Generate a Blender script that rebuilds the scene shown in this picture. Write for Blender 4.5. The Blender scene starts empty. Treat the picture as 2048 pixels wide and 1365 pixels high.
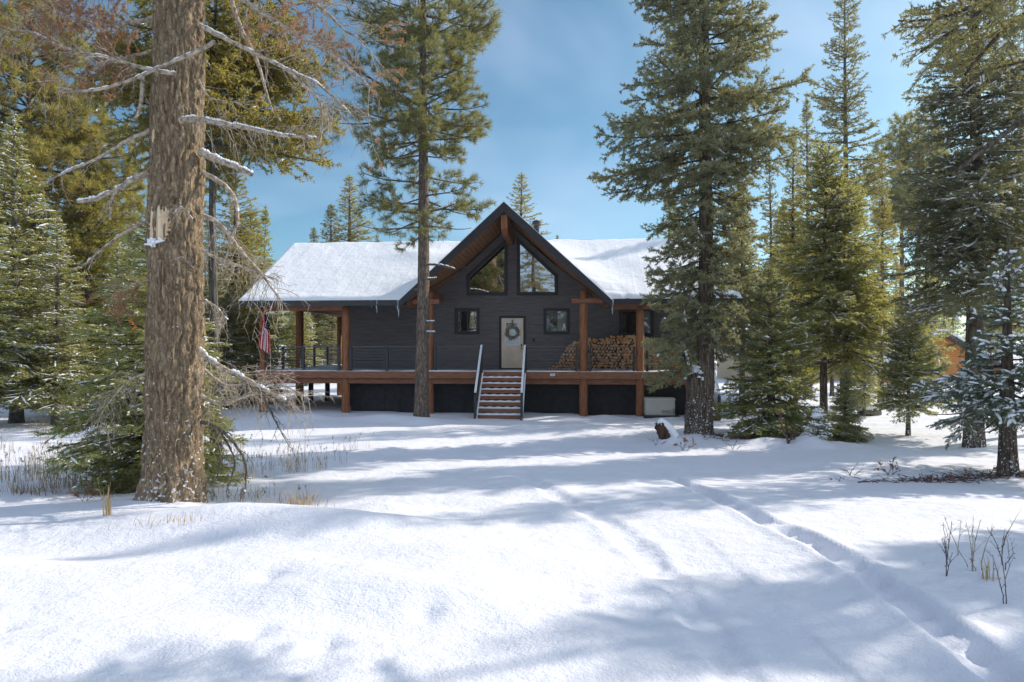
import bpy, math, random
import numpy as np
from mathutils import Vector, noise as mnoise

# ------------------------------------------------------------------ camera, sky, sun, exposure
scene = bpy.context.scene
COL = scene.collection
R = math.radians
HAZE = 0.0004
F = 1365.0                       # focal length in pixels of the 2048 px wide photograph
CAM_Z = 2.5
HOR = 692.0                      # row of the horizon

cam_d = bpy.data.cameras.new('camera')
cam_d.sensor_width = 36.0
cam_d.lens = 24.0
cam_d.shift_y = (HOR - 682.5) / 2048.0
cam_d.clip_end = 3000.0
cam = bpy.data.objects.new('camera', cam_d)
COL.objects.link(cam)
cam.location = (0, 0, CAM_Z)
cam.rotation_euler = (R(90), 0, 0)
scene.camera = cam

SUN_AZ, SUN_EL = R(65), R(33)    # azimuth to the right of the view axis
sun_dir = Vector((math.sin(SUN_AZ) * math.cos(SUN_EL), math.cos(SUN_AZ) * math.cos(SUN_EL), math.sin(SUN_EL)))
sl = bpy.data.lights.new('sun', 'SUN')
sl.energy = 4.6
sl.angle = R(0.65)
sl.color = (1.0, 0.91, 0.78)
so = bpy.data.objects.new('sun', sl)
COL.objects.link(so)
so.location = (40, 30, 40)
so.rotation_euler = sun_dir.to_track_quat('Z', 'Y').to_euler()

world = bpy.data.worlds.new('World')
scene.world = world
world.use_nodes = True
wt = world.node_tree
wt.nodes.clear()
w_out = wt.nodes.new('ShaderNodeOutputWorld')
w_bg = wt.nodes.new('ShaderNodeBackground')
w_sky = wt.nodes.new('ShaderNodeTexSky')
w_sky.sky_type = 'NISHITA'
w_sky.sun_disc = False
w_sky.sun_elevation = SUN_EL
w_sky.sun_rotation = SUN_AZ
w_sky.air_density = 0.70
w_sky.dust_density = 1.1
w_sky.ozone_density = 0.7
w_tc = wt.nodes.new('ShaderNodeTexCoord')
w_map = wt.nodes.new('ShaderNodeMapping')
w_map.inputs['Scale'].default_value = (1.0, 1.0, 2.0)
w_n = wt.nodes.new('ShaderNodeTexNoise')
w_n.inputs['Scale'].default_value = 1.5
w_n.inputs['Detail'].default_value = 4.0
w_n.inputs['Roughness'].default_value = 0.55
w_n.inputs['Distortion'].default_value = 0.4
# cloud cover: thin wisps ahead, an unseen bright deck overhead and behind, added as fill light
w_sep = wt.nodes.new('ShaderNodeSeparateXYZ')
def wmath(op, x, y, clamp=False):
    n = wt.nodes.new('ShaderNodeMath'); n.operation = op; n.use_clamp = clamp
    for k, v in enumerate((x, y)):
        if v is None: continue
        if isinstance(v, (int, float)): n.inputs[k].default_value = v
        else: wt.links.new(v, n.inputs[k])
    return n.outputs[0]
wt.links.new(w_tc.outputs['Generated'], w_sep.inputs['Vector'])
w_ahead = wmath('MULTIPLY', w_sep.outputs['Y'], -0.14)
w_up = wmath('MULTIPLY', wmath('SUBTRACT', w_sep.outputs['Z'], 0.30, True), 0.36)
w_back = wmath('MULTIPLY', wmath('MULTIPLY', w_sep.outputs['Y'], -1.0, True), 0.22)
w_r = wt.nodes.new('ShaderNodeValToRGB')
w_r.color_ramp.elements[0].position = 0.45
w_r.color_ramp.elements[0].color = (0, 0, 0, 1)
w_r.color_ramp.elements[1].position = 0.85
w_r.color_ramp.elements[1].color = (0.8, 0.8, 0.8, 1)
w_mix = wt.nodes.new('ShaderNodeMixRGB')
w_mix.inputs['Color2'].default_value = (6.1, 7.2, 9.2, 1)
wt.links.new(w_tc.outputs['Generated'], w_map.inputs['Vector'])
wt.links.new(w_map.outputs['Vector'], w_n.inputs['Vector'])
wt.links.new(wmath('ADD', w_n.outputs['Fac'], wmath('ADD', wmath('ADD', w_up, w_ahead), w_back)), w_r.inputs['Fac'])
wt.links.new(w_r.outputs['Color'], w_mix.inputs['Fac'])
w_tint = wt.nodes.new('ShaderNodeMixRGB'); w_tint.blend_type = 'MULTIPLY'; w_tint.inputs['Fac'].default_value = 1.0
w_tint.inputs['Color2'].default_value = (0.71, 1.06, 1.08, 1)      # crisp mountain blue
wt.links.new(w_sky.outputs['Color'], w_tint.inputs['Color1'])
wt.links.new(w_tint.outputs['Color'], w_mix.inputs['Color1'])
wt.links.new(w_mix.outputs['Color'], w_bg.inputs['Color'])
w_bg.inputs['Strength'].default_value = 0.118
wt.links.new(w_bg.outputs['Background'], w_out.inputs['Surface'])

scene.view_settings.view_transform = 'Standard'
scene.view_settings.look = 'None'
scene.view_settings.gamma = 1.0
scene.view_settings.use_curve_mapping = False
scene.view_settings.exposure = 0.28
scene.render.engine = 'CYCLES'
scene.cycles.max_bounces = 6
scene.cycles.diffuse_bounces = 4
scene.cycles.glossy_bounces = 3
scene.cycles.transmission_bounces = 4
scene.cycles.use_denoising = True

# ------------------------------------------------------------------ helpers
def P(px, py, d):
    """point at distance d (metres along the view axis) that the photograph shows at pixel px, py"""
    return Vector(((px - 1024.0) / F * d, d, CAM_Z - (py - HOR) / F * d))

def tag(o, label=None, cat=None, group=None, kind=None):
    if label: o['label'] = label
    if cat: o['category'] = cat
    if group: o['group'] = group
    if kind: o['kind'] = kind
    return o

def empty(name, loc=(0, 0, 0), rz=0.0):
    o = bpy.data.objects.new(name, None)
    o.empty_display_size = 0.3
    COL.objects.link(o)
    o.location = loc
    o.rotation_euler = (0, 0, rz)
    return o

def link_mesh(name, me, parent=None, loc=None):
    o = bpy.data.objects.new(name, me)
    COL.objects.link(o)
    if parent is not None: o.parent = parent
    if loc is not None: o.location = loc
    return o

def np_mesh(name, verts, polys, mats, mat_idx=None, smooth=False):
    """polys: list of int arrays (n,k); mat_idx: list of arrays or ints matching polys"""
    me = bpy.data.meshes.new(name)
    verts = np.asarray(verts, dtype=np.float32)
    polys = [np.asarray(p, dtype=np.int32) for p in polys if len(p)]
    nv = len(verts)
    me.vertices.add(nv)
    me.vertices.foreach_set('co', verts.ravel())
    nl = sum(p.size for p in polys)
    npol = sum(len(p) for p in polys)
    me.loops.add(nl)
    me.polygons.add(npol)
    me.loops.foreach_set('vertex_index', np.concatenate([p.ravel() for p in polys]))
    tot = np.concatenate([np.full(len(p), p.shape[1], dtype=np.int32) for p in polys])
    start = np.concatenate([[0], np.cumsum(tot)[:-1]]).astype(np.int32)
    me.polygons.foreach_set('loop_start', start)
    me.polygons.foreach_set('loop_total', tot)
    if mat_idx is not None:
        mi = np.concatenate([np.full(len(p), m, dtype=np.int32) if np.isscalar(m) else np.asarray(m, dtype=np.int32) for p, m in zip(polys, mat_idx)])
        me.polygons.foreach_set('material_index', mi)
    if smooth:
        me.polygons.foreach_set('use_smooth', np.ones(npol, dtype=bool))
    for m in mats: me.materials.append(m)
    me.update(calc_edges=True)
    me.validate()
    return me

class MB:
    """collects simple shapes into one mesh"""
    def __init__(self): self.v = []; self.f = []; self.m = []
    def add(self, vs, fs, m=0):
        b = len(self.v)
        self.v += [tuple(v) for v in vs]
        for f in fs:
            self.f.append(tuple(i + b for i in f)); self.m.append(m)
    def box(self, lo, hi, m=0):
        x0, y0, z0 = lo; x1, y1, z1 = hi
        self.add([(x0, y0, z0), (x1, y0, z0), (x1, y1, z0), (x0, y1, z0), (x0, y0, z1), (x1, y0, z1), (x1, y1, z1), (x0, y1, z1)],
                 [(0, 3, 2, 1), (4, 5, 6, 7), (0, 1, 5, 4), (1, 2, 6, 5), (2, 3, 7, 6), (3, 0, 4, 7)], m)
    def cbox(self, c, s, m=0):
        self.box([c[i] - s[i] / 2 for i in range(3)], [c[i] + s[i] / 2 for i in range(3)], m)
    def bar(self, a, b, w, h, m=0, up=(0, 0, 1)):
        """rectangular bar from a to b"""
        a = Vector(a); b = Vector(b); t = (b - a).normalized(); u = Vector(up)
        s = t.cross(u)
        if s.length < 1e-5: s = Vector((1, 0, 0))
        s.normalize(); u = s.cross(t).normalized()
        q = [(-w / 2, -h / 2), (w / 2, -h / 2), (w / 2, h / 2), (-w / 2, h / 2)]
        vs = [p + s * i + u * j for p in (a, b) for i, j in q]
        self.add(vs, [(0, 1, 2, 3), (7, 6, 5, 4), (0, 4, 5, 1), (1, 5, 6, 2), (2, 6, 7, 3), (3, 7, 4, 0)], m)
    def tube(self, pts, radii, n=8, m=0, cap=True, wob=0.0, rng=None):
        pts = [Vector(p) for p in pts]; k = len(pts); b = len(self.v); ref = None
        for i, p in enumerate(pts):
            t = (pts[min(i + 1, k - 1)] - pts[max(i - 1, 0)])
            t = t.normalized() if t.length > 1e-9 else Vector((0, 0, 1))
            if ref is None:
                ref = Vector((1, 0, 0)) if abs(t.x) < 0.8 else Vector((0, 1, 0))
            s = (ref - t * ref.dot(t)).normalized(); ref = s; u = t.cross(s)
            for j in range(n):
                a = 2 * math.pi * j / n
                r = radii[i] * (1 + (rng.uniform(-wob, wob) if wob else 0))
                self.v.append(tuple(p + (s * math.cos(a) + u * math.sin(a)) * r))
        for i in range(k - 1):
            for j in range(n):
                j2 = (j + 1) % n
                self.f.append((b + i * n + j, b + i * n + j2, b + (i + 1) * n + j2, b + (i + 1) * n + j)); self.m.append(m)
        if cap:
            self.f.append(tuple(b + j for j in reversed(range(n)))); self.m.append(m)
            self.f.append(tuple(b + (k - 1) * n + j for j in range(n))); self.m.append(m)
    def prism(self, poly, axis, a, b, m=0):
        """extrude a 2-D polygon; axis 'y': poly is (x,z)"""
        n = len(poly)
        if axis == 'y': vs = [(x, a, z) for x, z in poly] + [(x, b, z) for x, z in poly]
        elif axis == 'x': vs = [(a, y, z) for y, z in poly] + [(b, y, z) for y, z in poly]
        else: vs = [(x, y, a) for x, y in poly] + [(x, y, b) for x, y in poly]
        fs = [tuple(range(n)), tuple(reversed(range(n, 2 * n)))] + [(i, i + n, (i + 1) % n + n, (i + 1) % n) for i in range(n)]
        self.add(vs, fs, m)
    def mesh(self, name, mats, smooth=False, bevel=0.0):
        me = bpy.data.meshes.new(name)
        me.from_pydata(self.v, [], self.f)
        if not isinstance(mats, (list, tuple)): mats = [mats]
        for m in mats: me.materials.append(m)
        me.polygons.foreach_set('material_index', self.m)
        if smooth: me.polygons.foreach_set('use_smooth', [True] * len(self.f))
        me.update()
        return me
    def build(self, name, mats, parent=None, smooth=False, bevel=0.0, loc=None):
        import bmesh
        me = self.mesh(name, mats, smooth)
        bm = bmesh.new(); bm.from_mesh(me)
        bmesh.ops.recalc_face_normals(bm, faces=bm.faces)
        if bevel:
            bmesh.ops.bevel(bm, geom=list(bm.edges), offset=bevel, segments=1, affect='EDGES', clamp_overlap=True)
        bm.to_mesh(me); bm.free()
        return link_mesh(name, me, parent, loc)

# value noise for the terrain
_rs = np.random.RandomState(7)
_LAT = _rs.rand(512, 512)
def vnoise(x, y, s, off=0):
    X = x / s + 101.3 + off * 17.1; Y = y / s + 57.7 + off * 9.7
    xi = np.floor(X).astype(int); yi = np.floor(Y).astype(int)
    fx = X - xi; fy = Y - yi
    fx = fx * fx * fx * (fx * (fx * 6 - 15) + 10); fy = fy * fy * fy * (fy * (fy * 6 - 15) + 10)
    g = lambda i, j: _LAT[i % 512, j % 512]
    return (g(xi, yi) * (1 - fx) + g(xi + 1, yi) * fx) * (1 - fy) + (g(xi, yi + 1) * (1 - fx) + g(xi + 1, yi + 1) * fx) * fy - 0.5

# ------------------------------------------------------------------ materials
def new_mat(name):
    m = bpy.data.materials.new(name); m.use_nodes = True
    nt = m.node_tree; nt.nodes.clear()
    out = nt.nodes.new('ShaderNodeOutputMaterial')
    return m, nt, out

def N(nt, kind, **kw):
    n = nt.nodes.new(kind)
    for k, v in kw.items():
        if k in n.inputs: n.inputs[k].default_value = v
        else: setattr(n, k, v)
    return n

def c4(c): return (c[0], c[1], c[2], 1.0)

def noisy(name, ca, cb, scale=8.0, stretch=(1, 1, 1), rough=0.8, bump=0.2, bump_dist=0.02, detail=6, spec=0.3, cc=None, lo=0.35, hi=0.65, metallic=0.0, dist=0.0):
    m, nt, out = new_mat(name)
    tc = N(nt, 'ShaderNodeTexCoord'); mp = N(nt, 'ShaderNodeMapping'); mp.inputs['Scale'].default_value = stretch
    nz = N(nt, 'ShaderNodeTexNoise', Scale=scale, Detail=detail, Roughness=0.6, Distortion=dist)
    rp = N(nt, 'ShaderNodeValToRGB')
    rp.color_ramp.elements[0].position = lo; rp.color_ramp.elements[0].color = c4(ca)
    rp.color_ramp.elements[1].position = hi; rp.color_ramp.elements[1].color = c4(cb)
    if cc:
        e = rp.color_ramp.elements.new((lo + hi) / 2); e.color = c4(cc)
    bs = N(nt, 'ShaderNodeBsdfPrincipled', Roughness=rough, Metallic=metallic)
    bs.inputs['Specular IOR Level'].default_value = spec
    bp = N(nt, 'ShaderNodeBump', Strength=bump, Distance=bump_dist)
    L = nt.links.new
    L(tc.outputs['Object'], mp.inputs['Vector']); L(mp.outputs['Vector'], nz.inputs['Vector'])
    L(nz.outputs['Fac'], rp.inputs['Fac']); L(rp.outputs['Color'], bs.inputs['Base Color'])
    L(nz.outputs['Fac'], bp.inputs['Height']); L(bp.outputs['Normal'], bs.inputs['Normal'])
    L(bs.outputs['BSDF'], out.inputs['Surface'])
    return m

def foliage(name, ca, cb, tr, fac=0.35, rough=0.55):
    m, nt, out = new_mat(name); L = nt.links.new
    tc = N(nt, 'ShaderNodeTexCoord'); oi = N(nt, 'ShaderNodeObjectInfo')
    nz = N(nt, 'ShaderNodeTexNoise', Scale=1.7, Detail=4.0, Roughness=0.6)
    L(tc.outputs['Object'], nz.inputs['Vector'])
    ad = N(nt, 'ShaderNodeMath', operation='MULTIPLY_ADD'); ad.inputs[1].default_value = 0.35; 
    L(oi.outputs['Random'], ad.inputs[0]); L(nz.outputs['Fac'], ad.inputs[2])
    rp = N(nt, 'ShaderNodeValToRGB')
    rp.color_ramp.elements[0].position = 0.42; rp.color_ramp.elements[0].color = c4(ca)
    rp.color_ramp.elements[1].position = 0.9; rp.color_ramp.elements[1].color = c4(cb)
    L(ad.outputs[0], rp.inputs['Fac'])
    bs = N(nt, 'ShaderNodeBsdfPrincipled', Roughness=rough)
    bs.inputs['Specular IOR Level'].default_value = 0.35
    L(rp.outputs['Color'], bs.inputs['Base Color'])
    tl = N(nt, 'ShaderNodeBsdfTranslucent', Color=c4(tr))
    mx = N(nt, 'ShaderNodeMixShader', Fac=fac)
    L(bs.outputs['BSDF'], mx.inputs[1]); L(tl.outputs['BSDF'], mx.inputs[2])
    L(mx.outputs['Shader'], out.inputs['Surface'])
    return m

def snow_material(name, bump=0.5, scale=60.0, col=(0.86, 0.87, 0.9)):
    m, nt, out = new_mat(name); L = nt.links.new
    tc = N(nt, 'ShaderNodeTexCoord')
    n1 = N(nt, 'ShaderNodeTexNoise', Scale=scale, Detail=5.0, Roughness=0.7)
    n2 = N(nt, 'ShaderNodeTexNoise', Scale=scale * 0.12, Detail=4.0, Roughness=0.6)
    ad = N(nt, 'ShaderNodeMath', operation='MULTIPLY_ADD'); ad.inputs[1].default_value = 3.0
    L(tc.outputs['Object'], n1.inputs['Vector']); L(tc.outputs['Object'], n2.inputs['Vector'])
    L(n2.outputs['Fac'], ad.inputs[0]); L(n1.outputs['Fac'], ad.inputs[2])
    bs = N(nt, 'ShaderNodeBsdfPrincipled', Roughness=0.75)
    bs.inputs['Base Color'].default_value = c4(col)
    bs.inputs['Specular IOR Level'].default_value = 0.25
    bp = N(nt, 'ShaderNodeBump', Strength=bump, Distance=0.016)
    L(ad.outputs[0], bp.inputs['Height']); L(bp.outputs['Normal'], bs.inputs['Normal'])
    L(bs.outputs['BSDF'], out.inputs['Surface'])
    return m

def plain(name, col, rough=0.6, spec=0.4, metallic=0.0):
    m, nt, out = new_mat(name)
    bs = N(nt, 'ShaderNodeBsdfPrincipled', Roughness=rough, Metallic=metallic)
    bs.inputs['Base Color'].default_value = c4(col); bs.inputs['Specular IOR Level'].default_value = spec
    nz = N(nt, 'ShaderNodeTexNoise', Scale=40.0, Detail=4.0)
    bp = N(nt, 'ShaderNodeBump', Strength=0.08, Distance=0.01)
    nt.links.new(nz.outputs['Fac'], bp.inputs['Height']); nt.links.new(bp.outputs['Normal'], bs.inputs['Normal'])
    nt.links.new(bs.outputs['BSDF'], out.inputs['Surface'])
    return m

def glass_material(name, base, refl=0.35):
    m, nt, out = new_mat(name); L = nt.links.new
    df = N(nt, 'ShaderNodeBsdfDiffuse', Color=c4(base))
    gl = N(nt, 'ShaderNodeBsdfGlossy', Roughness=0.02, Color=(0.9, 0.93, 0.95, 1))
    nz = N(nt, 'ShaderNodeTexNoise', Scale=1.3, Detail=1.0)
    bp = N(nt, 'ShaderNodeBump', Strength=0.12, Distance=0.02)
    L(nz.outputs['Fac'], bp.inputs['Height']); L(bp.outputs['Normal'], gl.inputs['Normal'])
    mx = N(nt, 'ShaderNodeMixShader', Fac=refl)
    L(df.outputs['BSDF'], mx.inputs[1]); L(gl.outputs['BSDF'], mx.inputs[2]); L(mx.outputs['Shader'], out.inputs['Surface'])
    return m

def bark_material(name, dark, light, scale=9.0, snow=0.0, snow_top=2.0, zs=0.16, bump=1.0):
    """furrowed bark; snow: how much wind-blown snow sticks in it, up to about snow_top metres"""
    m, nt, out = new_mat(name); L = nt.links.new
    tc = N(nt, 'ShaderNodeTexCoord')
    mp = N(nt, 'ShaderNodeMapping'); mp.inputs['Scale'].default_value = (1, 1, zs)
    L(tc.outputs['Object'], mp.inputs['Vector'])
    vo = N(nt, 'ShaderNodeTexVoronoi', Scale=scale * 1.6); vo.feature = 'DISTANCE_TO_EDGE'
    nz = N(nt, 'ShaderNodeTexNoise', Scale=scale, Detail=8.0, Roughness=0.7, Distortion=1.2)
    L(mp.outputs['Vector'], nz.inputs['Vector'])
    mv = N(nt, 'ShaderNodeMixRGB', Fac=0.12); L(mp.outputs['Vector'], mv.inputs['Color1']); L(nz.outputs['Color'], mv.inputs['Color2'])
    L(mv.outputs['Color'], vo.inputs['Vector'])
    mul = N(nt, 'ShaderNodeMath', operation='MULTIPLY_ADD'); mul.inputs[1].default_value = 1.1
    L(vo.outputs['Distance'], mul.inputs[0]); L(nz.outputs['Fac'], mul.inputs[2])
    rp = N(nt, 'ShaderNodeValToRGB')
    rp.color_ramp.elements[0].position = 0.40; rp.color_ramp.elements[0].color = c4(dark)
    rp.color_ramp.elements[1].position = 0.95; rp.color_ramp.elements[1].color = c4(light)
    L(mul.outputs[0], rp.inputs['Fac'])
    bs = N(nt, 'ShaderNodeBsdfPrincipled', Roughness=0.9); bs.inputs['Specular IOR Level'].default_value = 0.15
    bp = N(nt, 'ShaderNodeBump', Strength=bump, Distance=0.03)
    L(mul.outputs[0], bp.inputs['Height']); L(bp.outputs['Normal'], bs.inputs['Normal'])
    if snow > 0:
        n2 = N(nt, 'ShaderNodeTexNoise', Scale=22.0, Detail=3.0, Roughness=0.5, Distortion=0.3)
        L(tc.outputs['Object'], n2.inputs['Vector'])
        sx = N(nt, 'ShaderNodeSeparateXYZ'); L(tc.outputs['Object'], sx.inputs['Vector'])
        mr = N(nt, 'ShaderNodeMapRange'); mr.inputs['From Min'].default_value = 0.0; mr.inputs['From Max'].default_value = snow_top
        mr.inputs['To Min'].default_value = 0.64 - snow; mr.inputs['To Max'].default_value = 0.74
        L(sx.outputs['Z'], mr.inputs['Value'])
        sb = N(nt, 'ShaderNodeMath', operation='SUBTRACT'); L(n2.outputs['Fac'], sb.inputs[0]); L(mr.outputs['Result'], sb.inputs[1])
        st = N(nt, 'ShaderNodeMapRange'); st.inputs['From Min'].default_value = 0.0; st.inputs['From Max'].default_value = 0.02
        L(sb.outputs[0], st.inputs['Value'])
        mc = N(nt, 'ShaderNodeMixRGB'); mc.inputs['Color2'].default_value = (0.86, 0.87, 0.9, 1)
        L(st.outputs['Result'], mc.inputs['Fac']); L(rp.outputs['Color'], mc.inputs['Color1']); L(mc.outputs['Color'], bs.inputs['Base Color'])
    else:
        L(rp.outputs['Color'], bs.inputs['Base Color'])
    L(bs.outputs['BSDF'], out.inputs['Surface'])
    return m

M = {}
M['snow'] = snow_material('snow', 0.75, 46.0, (0.745, 0.75, 0.82))
M['roof_snow'] = snow_material('roof_snow', 0.6, 40.0, (0.80, 0.81, 0.85))
M['bough_snow'] = snow_material('bough_snow', 0.3, 30.0)
M['bark_big'] = bark_material('bark_big', (0.10, 0.070, 0.045), (0.50, 0.38, 0.245), 15.0, snow=0.07, snow_top=3.0, zs=0.26, bump=0.9)
M['bark_fir'] = bark_material('bark_fir', (0.045, 0.034, 0.026), (0.22, 0.17, 0.13), 9.0, snow=0.055, snow_top=2.2)
M['bark_pine'] = bark_material('bark_pine', (0.055, 0.042, 0.034), (0.28, 0.215, 0.17), 11.0, snow=0.0, zs=0.25)
M['bark_grey'] = bark_material('bark_grey', (0.05, 0.045, 0.04), (0.24, 0.225, 0.20), 12.0, snow=0.0)
M['dead_wood'] = noisy('dead_wood', (0.17, 0.125, 0.09), (0.56, 0.48, 0.385), 18.0, (1, 1, 1), 0.85, 0.5)
M['bare_wood'] = noisy('bare_wood', (0.40, 0.24, 0.12), (0.72, 0.58, 0.40), 12.0, (3, 3, 0.25), 0.8, 0.4, lo=0.3, hi=0.6)
M['twig'] = plain('twig', (0.10, 0.07, 0.05), 0.85, 0.2)
M['needle_fir'] = foliage('needle_fir', (0.107, 0.110, 0.055), (0.299, 0.287, 0.149), (0.515, 0.448, 0.122), 0.32)
M['needle_hero'] = foliage('needle_hero', (0.103, 0.112, 0.067), (0.287, 0.293, 0.184), (0.466, 0.425, 0.133), 0.32)
M['needle_blue'] = foliage('needle_blue', (0.076, 0.101, 0.069), (0.203, 0.247, 0.178), (0.295, 0.330, 0.144), 0.26)
M['needle_green'] = foliage('needle_green', (0.111, 0.130, 0.057), (0.293, 0.316, 0.146), (0.638, 0.614, 0.166), 0.38)
M['needle_lit'] = foliage('needle_lit', (0.128, 0.146, 0.058), (0.323, 0.339, 0.151), (0.712, 0.649, 0.166), 0.40)
M['needle_olive'] = foliage('needle_olive', (0.128, 0.121, 0.042), (0.323, 0.293, 0.108), (0.663, 0.543, 0.122), 0.40)
M['needle_yellow'] = foliage('needle_yellow', (0.127, 0.127, 0.029), (0.300, 0.288, 0.075), (0.600, 0.552, 0.096), 0.45)
M['needle_pine'] = foliage('needle_pine', (0.114, 0.127, 0.055), (0.299, 0.302, 0.135), (0.501, 0.453, 0.133), 0.32)
M['needle_dark'] = foliage('needle_dark', (0.040, 0.062, 0.039), (0.112, 0.156, 0.100), (0.144, 0.180, 0.060), 0.22)
M['needle_brown'] = foliage('needle_brown', (0.24, 0.115, 0.058), (0.44, 0.245, 0.135), (0.5, 0.26, 0.12), 0.35)
M['siding'] = noisy('siding', (0.092, 0.084, 0.084), (0.185, 0.168, 0.164), 5.0, (0.5, 1, 9), 0.75, 0.4, 0.012, lo=0.3, hi=0.7)
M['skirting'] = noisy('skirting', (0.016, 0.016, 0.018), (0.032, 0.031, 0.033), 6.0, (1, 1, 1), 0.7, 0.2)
M['trim'] = noisy('trim', (0.030, 0.030, 0.034), (0.048, 0.046, 0.050), 7.0, (1, 1, 4), 0.6, 0.15)
M['metal'] = plain('metal', (0.025, 0.026, 0.03), 0.45, 0.5)
M['stain'] = noisy('stain', (0.15, 0.058, 0.027), (0.40, 0.165, 0.075), 5.0, (6, 6, 0.6), 0.65, 0.45, 0.015, lo=0.3, hi=0.72)
M['stain_h'] = noisy('stain_h', (0.15, 0.062, 0.036), (0.35, 0.155, 0.082), 5.0, (0.6, 6, 6), 0.65, 0.45, 0.015, lo=0.3, hi=0.72)
M['soffit'] = noisy('soffit', (0.22, 0.10, 0.045), (0.42, 0.21, 0.10), 4.0, (5, 0.6, 5), 0.6, 0.2, 0.01, lo=0.3, hi=0.7)
M['deck'] = noisy('deck', (0.14, 0.08, 0.05), (0.25, 0.15, 0.10), 5.0, (0.6, 6, 6), 0.75, 0.3)
M['glass'] = glass_material('glass', (0.010, 0.011, 0.012), 0.45)
M['glass_screen'] = glass_material('glass_screen', (0.02, 0.019, 0.018), 0.10)
M['glass_blind'] = glass_material('glass_blind', (0.16, 0.165, 0.16), 0.16)
M['door'] = noisy('door', (0.66, 0.53, 0.39), (0.76, 0.62, 0.47), 3.0, (1, 1, 1), 0.5, 0.05)
M['rail_metal'] = plain('rail_metal', (0.075, 0.078, 0.085), 0.4, 0.5)
M['white'] = plain('white', (0.75, 0.76, 0.78), 0.5, 0.4)
M['door_glass'] = glass_material('door_glass', (0.17, 0.19, 0.20), 0.22)
M['straw'] = noisy('straw', (0.16, 0.12, 0.08), (0.42, 0.34, 0.24), 40.0, (1, 1, 1), 0.8, 0.4)
M['log_end'] = noisy('log_end', (0.30, 0.13, 0.05), (0.70, 0.38, 0.15), 11.0, (1, 1, 1), 0.8, 0.5, lo=0.25, hi=0.75)
M['log_end_grey'] = noisy('log_end_grey', (0.30, 0.18, 0.10), (0.62, 0.43, 0.26), 9.0, (1, 1, 1), 0.85, 0.5, lo=0.25, hi=0.75)
M['log_side'] = noisy('log_side', (0.16, 0.085, 0.045), (0.42, 0.25, 0.12), 9.0, (1, 1, 1), 0.85, 0.5)
M['gen'] = noisy('gen', (0.50, 0.47, 0.41), (0.56, 0.53, 0.47), 2.0, (1, 1, 1), 0.45, 0.04)
M['gen_black'] = plain('gen_black', (0.02, 0.02, 0.02), 0.5)
M['gen_red'] = plain('gen_red', (0.45, 0.06, 0.05), 0.5)
M['flag_red'] = plain('flag_red', (0.42, 0.018, 0.032), 0.8, 0.1)
M['flag_white'] = plain('flag_white', (0.62, 0.60, 0.60), 0.8, 0.1)
M['flag_blue'] = plain('flag_blue', (0.010, 0.020, 0.075), 0.8, 0.1)
M['orange'] = plain('orange', (0.9, 0.22, 0.03), 0.5, 0.3)
M['orange_wood'] = noisy('orange_wood', (0.50, 0.18, 0.04), (0.74, 0.32, 0.085), 3.0, (0.4, 0.4, 9), 0.6, 0.3)
M['tan_wall'] = noisy('tan_wall', (0.45, 0.36, 0.24), (0.56, 0.46, 0.32), 3.0, (0.4, 0.4, 9), 0.6, 0.3)
M['grass'] = foliage('grass', (0.40, 0.27, 0.11), (0.66, 0.48, 0.24), (0.65, 0.46, 0.2), 0.35, 0.7)
M['grass_brown'] = foliage('grass_brown', (0.16, 0.10, 0.06), (0.34, 0.24, 0.14), (0.35, 0.24, 0.14), 0.25, 0.7)
M['stem_dark'] = plain('stem_dark', (0.13, 0.09, 0.08), 0.8, 0.2)
M['leaf_dead'] = foliage('leaf_dead', (0.16, 0.08, 0.045), (0.30, 0.16, 0.10), (0.35, 0.18, 0.1), 0.3)
m, nt, out = new_mat('ice')
_b = N(nt, 'ShaderNodeBsdfPrincipled', Roughness=0.12); _b.inputs['Base Color'].default_value = (0.8, 0.86, 0.9, 1); _b.inputs['Transmission Weight'].default_value = 0.55
_nz = N(nt, 'ShaderNodeTexNoise', Scale=30.0); _bp = N(nt, 'ShaderNodeBump', Strength=0.3); nt.links.new(_nz.outputs['Fac'], _bp.inputs['Height']); nt.links.new(_bp.outputs['Normal'], _b.inputs['Normal'])
nt.links.new(_b.outputs['BSDF'], out.inputs['Surface']); M['ice'] = m

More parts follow.
